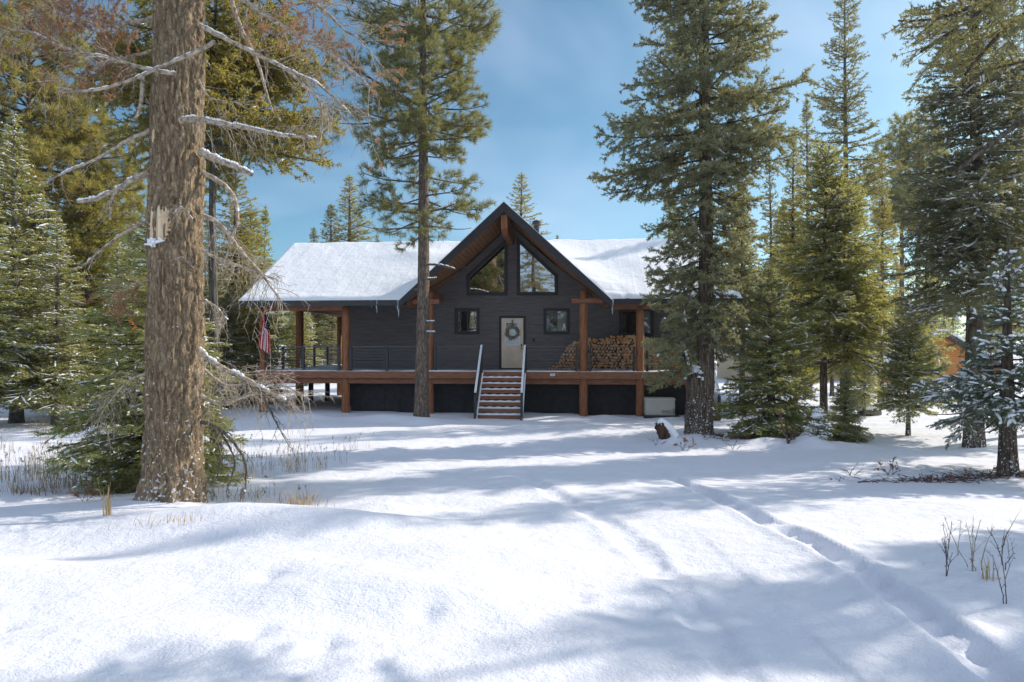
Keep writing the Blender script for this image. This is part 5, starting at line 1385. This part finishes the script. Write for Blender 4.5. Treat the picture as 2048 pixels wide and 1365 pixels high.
B([(398, 700, -.15), (430, 728, -.2), (480, 752, -.25), (540, 785, -.3), (590, 812, -.35)], .044, .011, 52, .50, .30, .0055, sub=6, snow=.6, seed=13, start=.05)
B([(500, 762, -.25), (530, 800, -.3), (550, 840, -.3), (570, 878, -.3)], .022, .007, 10, .3, .35, sub=3, seed=14, mat='bark_grey')
B([(402, 790, -.1), (440, 808, -.15), (500, 790, -.25), (560, 770, -.3), (620, 800, -.3)], .026, .006, 36, .45, .32, .005, sub=6, snow=.2, seed=15, start=.05)
B([(404, 735, .1), (450, 770, .2), (500, 765, .3), (560, 742, .3)], .026, .006, 32, .45, .35, .005, sub=6, seed=16, start=.02)
B([(402, 845, -.1), (440, 858, -.15), (478, 900, -.2), (492, 935, -.2), (490, 985, -.2)], .026, .009, 7, .28, .5, sub=2, snow=.25, seed=17, mat='bark_grey')
B([(425, 852, -.15), (440, 905, -.2), (438, 940, -.2), (428, 970, -.2)], .014, .006, 5, .15, .5, sub=2, seed=18, mat='bark_grey')
B([(440, 862, -.15), (468, 915, -.25), (465, 950, -.25), (452, 985, -.25)], .016, .006, 5, .18, .5, sub=2, seed=19, mat='bark_grey')
B([(398, 160, -.28), (420, 195, -.3), (470, 205, -.3), (500, 210, -.3)], .012, .005, 14, .3, .2, .004, sub=4, seed=20, start=.05)
B([(385, 440, -.34), (365, 415, -.42), (350, 425, -.45)], .010, .004, 16, .22, .5, .004, sub=3, snow=.3, seed=21, start=.2)
B([(390, 540, -.3), (365, 515, -.4), (350, 520, -.42)], .007, .003, 8, .2, .2, .003, sub=2, seed=22)
# left-hand side
B([(352, 148, -.34), (300, 140, -.45), (230, 120, -.55), (130, 95, -.6), (60, 64, -.6), (4, 60, -.6)], .028, .008, 60, .45, .18, .0055, sub=5, snow=.5, brown=.30, seed=23, start=.2)
B([(430, 85, -.40), (390, 105, -.42), (330, 130, -.48), (250, 165, -.55), (180, 182, -.6), (115, 176, -.6)], .026, .014, 10, .3, .2, snow=.5, seed=24)
B([(312, 38, .1), (260, 46, 0), (200, 52, -.1), (150, 36, -.1), (100, 26, -.1)], .036, .008, 46, .45, .22, .005, sub=6, brown=.50, seed=25, start=.15)
B([(312, 100, .1), (240, 120, 0), (160, 150, -.1), (80, 165, -.1)], .022, .006, 44, .42, .24, .005, sub=6, brown=.42, seed=26, start=.15)
B([(312, -40, .1), (240, -10, 0), (150, -5, -.1), (70, 20, -.1)], .03, .008, 44, .5, .25, .005, sub=6, brown=.55, seed=27, start=.15)
B([(305, 260, -.1), (255, 282, -.2), (190, 320, -.3), (130, 345, -.35), (80, 372, -.4)], .032, .007, 12, .4, .15, snow=.25, seed=28)
B([(303, 345, -.1), (270, 358, -.15), (225, 385, -.2), (190, 398, -.2), (155, 405, -.2)], .050, .018, 6, .35, .3, snow=.85, seed=29)
B([(228, 388, -.2), (222, 410, -.2), (221, 440, -.2)], .024, .014, 3, .15, .4, seed=30)
B([(300, 440, -.1), (250, 465, -.15), (215, 490, -.2), (180, 520, -.2), (165, 535, -.2)], .026, .008, 12, .35, .2, snow=.2, seed=31)
B([(285, 150, -.3), (284, 190, -.3), (278, 225, -.3), (268, 240, -.3)], .03, .018, 4, .15, .4, seed=32)
B([(300, 748, -.2), (270, 755, -.25), (235, 785, -.35), (205, 825, -.4), (195, 850, -.4)], .018, .004, 46, .34, .45, .0045, sub=5, seed=33, start=.05)
B([(300, 560, -.2), (260, 570, -.25), (220, 600, -.3)], .012, .004, 22, .4, .3, .004, sub=4, brown=.45, seed=34, start=.05)

# ------------------------------------------------------------------ overhanging fir just outside the right edge
ox, oy = 6.6, 5.6
ov = empty('fir_tree', (ox, oy, gz(ox, oy))); tag(ov, 'fir outside the right edge whose brown limbs reach into the top right corner', 'fir tree')
A = Acc(); C = Acc(); rs = np.random.RandomState(77)
zz = np.linspace(-.3, 9.2, 30); v, q = tube_np(np.stack([zz * 0.0, zz * 0, zz], 1), np.interp(zz, [-.3, .2, 9.2], [.42, .3, .05]), 18); A.add(v, q)
o_ = np.array([ox, oy, gz(ox, oy)])
def limb(ctrl, r0, r1, sp=.062, k2=.26, lm=.08, st=.2, leaf=.7):
    pts = curve_pts(np.array([list(P(a, b, d * 0.76)) for a, b, d in ctrl]) - o_, 16); s = np.linspace(0, 1, 16)
    v, q = tube_np(pts, r0 + (r1 - r0) * s, 8); A.add(v, q)
    if leaf > 0:
        b2, b3, bl = bough(rs, pts, sp, 48, k2, lm, .055, .3, .04, .5, start=st)
        a_ = np.concatenate([b2[0], b3[0]]); b_ = np.concatenate([b2[1], b3[1]]); p_ = rs.rand(len(a_)) < leaf
        needles(C, a_[p_], b_[p_], 125, .029, .011, 50, rs, 0); sticks(C, b2[0], b2[1], .005, 1)
        w = rs.rand(len(a_)) < .05; snow_lumps(C, a_[w & p_], b_[w & p_], .018, .016, rs, 2)
limb([(2600, -230, 7.3), (2080, -50, 8.6), (1985, 2, 8.5), (1930, 48, 8.4), (1880, 78, 8.4), (1842, 104, 8.3)], .06, .012, st=.5)
limb([(2010, -10, 8.5), (1930, 18, 8.3), (1880, 36, 8.2), (1830, 42, 8.1), (1796, 42, 8.1)], .03, .007, st=.25)
limb([(2600, -180, 7.3), (2090, 10, 8.9), (2010, 60, 8.8), (1960, 110, 8.8), (1930, 150, 8.7)], .045, .01, st=.45)
limb([(2600, 40, 7.3), (2120, 190, 8.6), (2048, 238, 8.4), (1965, 302, 8.2), (1900, 352, 8.1)], .05, .014, st=.6, leaf=.0)
limb([(2600, -60, 7.3), (2150, 90, 8.8), (2060, 120, 8.8), (1985, 138, 8.7), (1940, 160, 8.7)], .035, .01, st=.5, leaf=.5)
for k in range(22):
    h = 6.0 + 2.6 * rs.rand(); a = rs.rand() * 6.28; L = 1.5 * (1 - (h - 6) / 11) + .3
    if math.cos(a) < 0.25: continue
    s = np.linspace(0, 1, 7)[:, None]; pts = np.array([0, 0, h]) + np.array([math.cos(a), math.sin(a), -.15]) * L * s + np.array([0, 0, -.2]) * L * s ** 2
    v, q = tube_np(pts, .03 * (1 - .8 * s[:, 0]), 5); A.add(v, q); b2, b3, bl = bough(rs, pts, .12, 50, .28, .1, .1, .3, .04, .4)
    a_ = np.concatenate([b2[0], b3[0]]); b_ = np.concatenate([b2[1], b3[1]]); needles(C, a_, b_, 55, .06, .024, 50, rs, 0)
link_mesh('trunk', A.mesh('trunk', [M['bark_fir']], True), ov); link_mesh('crown', C.mesh('crown', [M['needle_fir'], M['twig'], M['bough_snow']]), ov)

# ------------------------------------------------------------------ dry grass and small plants
def blades(acc, rs, n, cx, cy, sx, sy, h0, h1, w, mats, lean=0.35, seedheads=0.0, clump=None):
    x = cx + rs.normal(0, sx, n); y = cy + rs.normal(0, sy, n)
    if clump is not None:
        k = clump; ccx = cx + rs.normal(0, sx, k); ccy = cy + rs.normal(0, sy, k); i = rs.randint(0, k, n)
        x = ccx[i] + rs.normal(0, 0.07, n); y = ccy[i] + rs.normal(0, 0.07, n)
    z = ground(x, y) - 0.02; h = h0 + (h1 - h0) * rs.rand(n)
    a = rs.rand(n) * 6.28; ld = np.stack([np.cos(a), np.sin(a), 0 * a], 1) * (lean * np.abs(rs.normal(0, 1, n)))[:, None]
    wv = np.stack([np.cos(a + 1.57 + rs.normal(0, .6, n)), np.sin(a + 1.57), 0 * a], 1) * w
    p = np.stack([x, y, z], 1); ph = []
    for t, f in ((0, 1.0), (.5, .8), (1.0, .25)):
        c = p + np.array([0, 0, 1]) * (h * t)[:, None] + ld * (h * t * t)[:, None]
        ph += [c - wv * f / 2, c + wv * f / 2]
    v = np.stack(ph, 1).reshape(-1, 3); b = np.arange(n)[:, None] * 6
    m = rs.choice(mats, n)
    for r in (0, 2):
        acc.v.append(v if r == 0 else np.zeros((0, 3))); acc.q.append(b + np.array([[r, r + 1, r + 3, r + 2]]) + acc.n); acc.m.append(m.astype(np.int32))
    acc.n += len(v)
    if seedheads > 0:
        pick = rs.rand(n) < seedheads; tipc = (p + np.array([0, 0, 1]) * h[:, None] + ld * h[:, None])[pick]
        if len(tipc): needles(acc, tipc - ld[pick] * .05 - [0, 0, .06], tipc, 180, .03, .008, 35, rs, 1)
GM = [M['grass'], M['grass_brown']]
rs = np.random.RandomState(31); A = Acc()
def gpos(px, py, d): return (px - 1024) / F * d
for px, d, sx, sy, n, h0, h1, cl in ((60, 10.6, .9, .35, 420, .15, .55, 26), (40, 11.6, 1.4, .6, 420, .2, .6, 30), (150, 12.6, 1.4, 1.1, 520, .15, .55, 45), (90, 15.0, 2.2, 1.4, 420, .2, .6, 40), (60, 18.0, 2.6, 1.2, 260, .2, .6, 26),
                                  (250, 10.4, .5, .25, 260, .15, .5, 14), (230, 13.5, .8, .8, 160, .2, .5, 12), (470, 11.8, .5, .7, 150, .15, .45, 16), (540, 12.6, .6, .9, 170, .15, .55, 22), (560, 14.2, .8, .8, 130, .15, .5, 18),
                                  (600, 12.4, .12, .2, 110, .2, .5, 4), (500, 9.6, .45, .2, 190, .06, .25, 14), (110, 10.0, .2, .12, 110, .1, .3, 4), (430, 9.2, .35, .15, 80, .06, .2, 8)):
    blades(A, rs, int(n * 0.62), gpos(px, 0, d), d, sx, sy, h0, h1, .0065, [0, 0, 1] if d > 11 else [0, 1, 1], .35, .25, cl)
tag(link_mesh('dry_grass', A.mesh('dry_grass', GM)), 'dry tan meadow grass poking out of the snow at left', 'grass', kind='stuff')
def tuft(px, py, d, n, h0, h1, sx, sy, label, mats, lean=.4, w=.007, name='grass_tuft', dirx=0.0, seed=1):
    rs = np.random.RandomState(seed); A = Acc(); cx = (px - 1024) / F * d
    blades(A, rs, n, cx, d, sx, sy, h0, h1, w, mats, lean, 0.0)
    o = link_mesh(name, A.mesh(name, GM)); tag(o, label, 'grass tuft'); return o
tuft(600, 1030, 8.25, 130, .10, .34, .15, .06, 'spiky tan grass tuft at the right end of the snow bank before the big trunk', [0, 0, 1], .5, seed=3)
tuft(560, 1015, 8.7, 90, .06, .22, .28, .06, 'low brown grass fringe behind the snow bank right of the big trunk', [0, 1], .45, seed=4)
tuft(214, 1045, 7.9, 16, .16, .42, .03, .02, 'thin bent straw stalks on the snow bank left of the big trunk', [0], .3, w=.010, seed=5)
tuft(330, 1058, 7.3, 44, .05, .17, .24, .04, 'sparse short straw blades on the crest of the snow bank', [0], .5, seed=6)
tuft(60, 995, 9.6, 170, .08, .3, .22, .1, 'matted brown grass clump at the left edge of the snow', [0, 1, 1], .6, seed=7)
tuft(250, 975, 9.8, 150, .12, .4, .35, .08, 'dark weedy stalks at the left foot of the big trunk', [1], .6, w=.006, seed=8)
tuft(1975, 1185, 5.5, 26, .10, .26, .04, .03, 'short straw tuft between the dark twigs at lower right', [0], .2, seed=9)

def twig_plant(name, label, stems, r, seed, leaves=0, mat='stem_dark', buds=True, cat='twig', leaf_mat='leaf_dead', nsub=4):
    """stems: list of control point lists (px, py, d)"""
    rs = np.random.RandomState(seed)
    b = P(*stems[0][0]); z0 = gz(b.x, b.y); o = empty(name, (b.x, b.y, z0)); tag(o, label, cat)
    dz = z0 - b.z
    for st in stems:
        A = Acc(); pts = curve_pts(np.array([list(P(*c)) for c in st]) + [0, 0, dz] - np.array(o.location), 12); pts[0, 2] -= .04
        pts += rs.normal(0, r * .5, pts.shape)
        v, q = tube_np(pts, r * np.linspace(1, .45, 12), 6); A.add(v, q); tips = []
        if nsub: dead_twigs(A, rs, pts, nsub, .14, -.15, r * .6, sub=1, sublen=.4, start=.3, tips=tips, fwd=.9, side_spread=.6)
        if buds:
            i = rs.randint(2, 12, 7); needles(A, pts[i], pts[i] + rs.normal(0, .012, (7, 3)), 60, .012, .008, 40, rs, 0)
        if leaves and tips:
            ta = np.array([t[0] for t in tips]); tb = np.array([t[1] for t in tips]); needles(A, ta, tb, leaves, .05, .028, 60, rs, 1)
        link_mesh('stem', A.mesh('stem', [M[mat], M[leaf_mat]], True), o)
    return o
twig_plant('bare_twig', 'dark forked bare twig standing in the snow, leftmost at lower right', [[(1893, 1170, 5.6), (1892, 1120, 5.6), (1886, 1062, 5.55)], [(1893, 1140, 5.6), (1898, 1100, 5.6), (1904, 1060, 5.6)], [(1893, 1168, 5.6), (1900, 1140, 5.6), (1903, 1128, 5.6)], [(1893, 1130, 5.6), (1888, 1108, 5.6), (1884, 1096, 5.6)]], .0042, 41, nsub=2)
twig_plant('bare_twig', 'tallest dark twin twig with buds near the lower right corner', [[(2012, 1238, 4.95), (2009, 1190, 4.95), (2004, 1140, 4.95), (2008, 1102, 4.95)], [(2008, 1236, 4.95), (1998, 1190, 4.95), (1984, 1140, 4.95)], [(2005, 1150, 4.95), (1990, 1112, 4.95), (1982, 1095, 4.95)], [(2010, 1160, 4.95), (2020, 1148, 4.95), (2026, 1138, 4.95)], [(2004, 1130, 4.95), (2010, 1108, 4.95), (2016, 1094, 4.95)]], .0042, 42, nsub=2)
twig_plant('bare_twig', 'thin pale weed stems fanning up between the two dark twigs', [[(1945, 1162, 5.7), (1942, 1110, 5.7), (1932, 1065, 5.7)], [(1945, 1162, 5.7), (1950, 1105, 5.7), (1962, 1058, 5.7)], [(1945, 1162, 5.7), (1945, 1100, 5.7), (1946, 1070, 5.7)], [(1952, 1160, 5.7), (1946, 1148, 5.7), (1942, 1138, 5.7)], [(1962, 1150, 5.6), (1972, 1110, 5.6), (1988, 1072, 5.6)]], .0045, 43, mat='dead_wood', nsub=1)
twig_plant('bare_twig', 'faint thin weed stem leaning left beside the leftmost dark twig', [[(1938, 1162, 5.8), (1918, 1130, 5.8), (1888, 1062, 5.8)], [(1915, 1130, 5.8), (1920, 1090, 5.8), (1921, 1068, 5.8)]], .004, 44, mat='dead_wood', nsub=1)
twig_plant('dead_sapling', 'dark bent sapling with shrivelled brown leaves before the small snow mound', [[(1577, 893, 16.6), (1570, 875, 16.6), (1562, 848, 16.6), (1560, 835, 16.6)], [(1577, 893, 16.6), (1584, 880, 16.6), (1586, 872, 16.6)]], .03, 45, leaves=160, nsub=7, cat='sapling')
for k, (px, py, d, lb) in enumerate(((1366, 902, 16.3, 'reddish dead leaves on the snow in front of the forked trunk'), (1776, 962, 12.4, 'curled brown leaves on the snow left of the nearest right fir'), (1465, 900, 16.3, 'dark little sprig on the snow below the brush'), (1700, 965, 12.3, 'low dark sprigs on the open snow at right'), (1312, 893, 17.0, 'thin bare stalks beside the leaning stump'), (165, 1018, 8.9, 'curled dead weed leaf on the snow left of the big trunk'), (205, 1012, 9.0, 'seed stalk on the snow left of the big trunk'))):
    q = P(px, py, d)
    twig_plant('dead_plant', lb, [[(px, py, d), (px - 5, py - 8, d), (px - 14, py - 12, d)], [(px, py, d), (px + 4, py - 10, d), (px + 10, py - 18, d)], [(px + 8, py, d), (px + 14, py - 5, d), (px + 20, py - 8, d)]], .007 if d > 12 else .004, 50 + k, leaves=90 if k in (0, 1, 5) else 0, nsub=3, cat='dead plant')

# brush lying under the right fir and beside the bushy fir
def brush(name, label, cx, cy, sx, sy, n, seed, leaves):
    rs = np.random.RandomState(seed); A = Acc(); o = empty(name, (cx, cy, gz(cx, cy))); tag(o, label, 'brush')
    x = rs.normal(0, sx, n); y = rs.normal(0, sy, n); z = ground(cx + x, cy + y) - o.location.z + rs.rand(n) * .03
    for i in range(n):
        a = rs.rand() * 6.28; l = .12 + .35 * rs.rand(); s = np.linspace(0, 1, 5)[:, None]
        w = np.array([x[i], y[i], z[i]]) + np.array([math.cos(a), math.sin(a), .25 * rs.rand()]) * l * s + rs.normal(0, .02, (5, 3))
        v, q = tube_np(w, np.linspace(.007, .003, 5), 4); A.add(v, q)
    m = leaves; px = np.stack([rs.normal(0, sx, m), rs.normal(0, sy, m)], 1); zz = ground(cx + px[:, 0], cy + px[:, 1]) - o.location.z + .02
    a = np.concatenate([px, zz[:, None]], 1); needles(A, a, a + rs.normal(0, .04, (m, 3)), 60, .06, .03, 60, rs, 1)
    link_mesh('twigs', A.mesh('twigs', [M['stem_dark'], M['leaf_dead']]), o)
bx1 = (1925 - 1024) / F * 11.4
brush('brush_pile', 'brown fallen twigs and leaves on the snow under the nearest right fir', bx1, 11.5, .7, .16, 130, 61, 70)
brush('brush_pile', 'dark fallen twigs at the foot of the bushy green fir', (1475 - 1024) / F * 17.6, 17.7, .45, .2, 130, 62, 50)

# leaning snow-capped stump left of the forked trunk
sx, sy = (1330 - 1024) / F * 17.3, 17.3; st = empty('stump', (sx, sy, gz(sx, sy) - .06)); st.scale = (.78, .78, .86); tag(st, 'short leaning rotten stump with a snow cap left of the forked trunk', 'stump')
A = Acc(); rs = np.random.RandomState(8); zz = np.linspace(0, 1, 14)
v, q = tube_np(np.stack([.08 - .24 * zz, 0 * zz, -.15 + .62 * zz], 1), .15 + .05 * np.sin(zz * 2.6), 16); v += rs.normal(0, .014, v.shape); A.add(v, q)
v2, q2 = tube_np(np.stack([-.16 + 0 * zz[:3], 0 * zz[:3], .45 + .03 * zz[:3]], 1), np.array([.19, .1, .01]), 16); A.add(v2, q2)
link_mesh('wood', A.mesh('wood', [noisy('rotten_wood', (.025, .018, .014), (.11, .055, .032), 9.0, (1, 1, .5), .9, .8)], True), st)
A = Acc(); n = 26; U = np.linspace(0, 1, n); rr = np.interp(U, [0, .15, .6, 1], [.05, .17, .16, .12])
v, q = tube_np(np.stack([-.26 + .62 * U, U * 0, .47 + .05 * np.sin(U * 3) - .42 * U ** 1.3], 1), rr, 14); v[:, 2] = np.maximum(v[:, 2], np.interp(v[:, 0], [-.3, .4], [.44, -.1])); A.add(v, q); link_mesh('snow_cap', A.mesh('snow_cap', [M['bough_snow']], True), st)
# snow-covered boulder far right
sx, sy = (1738 - 1024) / F * 25.5, 25.5; bo = empty('boulder', (sx, sy, gz(sx, sy))); tag(bo, 'small snow-covered boulder beside the young snowy fir', 'boulder')
def lump(rx, ry, rz_, z0, seed, mat, name, parent):
    n, m = 20, 28; th = np.linspace(0, np.pi, n)[:, None]; ph = np.linspace(0, 2 * np.pi, m, endpoint=False)[None]
    r = 1 + .25 * vnoise(np.cos(ph) * np.sin(th) * 1.5 + 3, np.sin(ph) * np.sin(th) * 1.5 + np.cos(th), .8, seed)
    V = np.stack([rx * r * np.sin(th) * np.cos(ph), ry * r * np.sin(th) * np.sin(ph), z0 + rz_ * r * np.cos(th) + 0 * ph], -1).reshape(-1, 3)
    idx = np.arange(n * m).reshape(n, m); r2 = np.roll(idx, -1, 1); q = np.stack([idx[:-1], idx[1:], r2[1:], r2[:-1]], -1).reshape(-1, 4)
    return link_mesh(name, np_mesh(name, V, [q], [mat], [0], True), parent)
lump(.42, .35, .32, .08, 3, noisy('rock', (.08, .08, .08), (.2, .19, .18), 6.0), 'rock', bo); lump(.46, .38, .20, .30, 5, M['bough_snow'], 'snow_cap', bo)
# snow mass on the little sapling
sap = [o for o in bpy.data.objects if o.name == 'fir_sapling'][0]
for k, (dx, dz, s) in enumerate(((-.05, .78, .22), (.02, .86, .14))):
    lump(.30 * s / .22 * .8, .24 * s / .22 * .8, .11, dz, 8 + k, M['bough_snow'], 'snow_cap', sap).location.x = dx
# orange ribbon in the left trees
rb = P(264, 655, 10.0); ro = empty('ribbon', rb); tag(ro, 'bright orange marker ribbon hanging in the branches left of the big trunk', 'ribbon')
for k, (dx, z0, z1, w) in enumerate(((-.012, .13, .06, .05), (.03, .03, -.10, .035))):
    A = Acc(); s = np.linspace(0, 1, 10); x = dx + .012 * np.sin(s * 7 + k); z = z0 + (z1 - z0) * s; y = .02 * np.sin(s * 9)
    V = np.concatenate([np.stack([x - w / 2 * (1 - .3 * s), y, z], 1), np.stack([x + w / 2 * (1 - .3 * s), y + .01, z + .004], 1)]); q = np.stack([np.arange(9), np.arange(9) + 10, np.arange(9) + 11, np.arange(9) + 1], 1)
    o = link_mesh('tail', np_mesh('tail', V, [q], [M['orange']], [0]), ro); o.modifiers.new('thick', 'SOLIDIFY').thickness = .003
# low rail fence by the far house
fe = empty('rail_fence', P(1735, 800, 33)); fe.location.z = 0; tag(fe, 'low snow-topped rail fence in front of the far tan wall', 'fence')
for dx in (-1.2, 0.1, 1.4):
    mb = MB(); mb.tube([(dx, 0, -.4), (dx, 0, .75)], [.06, .055], 8); mb.build('post', M['bark_grey'], fe, smooth=True)
for zz_ in (.28, .6):
    mb = MB(); mb.tube([(-1.5, -.07, zz_), (1.7, -.07, zz_ + .02)], [.045, .04], 8); r_ = mb.build('rail', M['bark_grey'], fe, smooth=True)
    mb = MB(); mb.bar((-1.5, -.07, zz_ + .06), (1.7, -.07, zz_ + .08), .07, .04); mb.build('rail_snow', M['bough_snow'], r_)

# faint mountain air
if HAZE:
    hm, nt, out = new_mat('haze_air'); pv = N(nt, 'ShaderNodeVolumePrincipled', Density=HAZE, Anisotropy=0.55); pv.inputs['Color'].default_value = (0.93, 0.95, 1.0, 1)
    nt.links.new(pv.outputs['Volume'], out.inputs['Volume'])
    mb = MB(); mb.box((-420, -70, -8), (420, 420, 45)); tag(mb.build('haze', hm), kind='stuff')
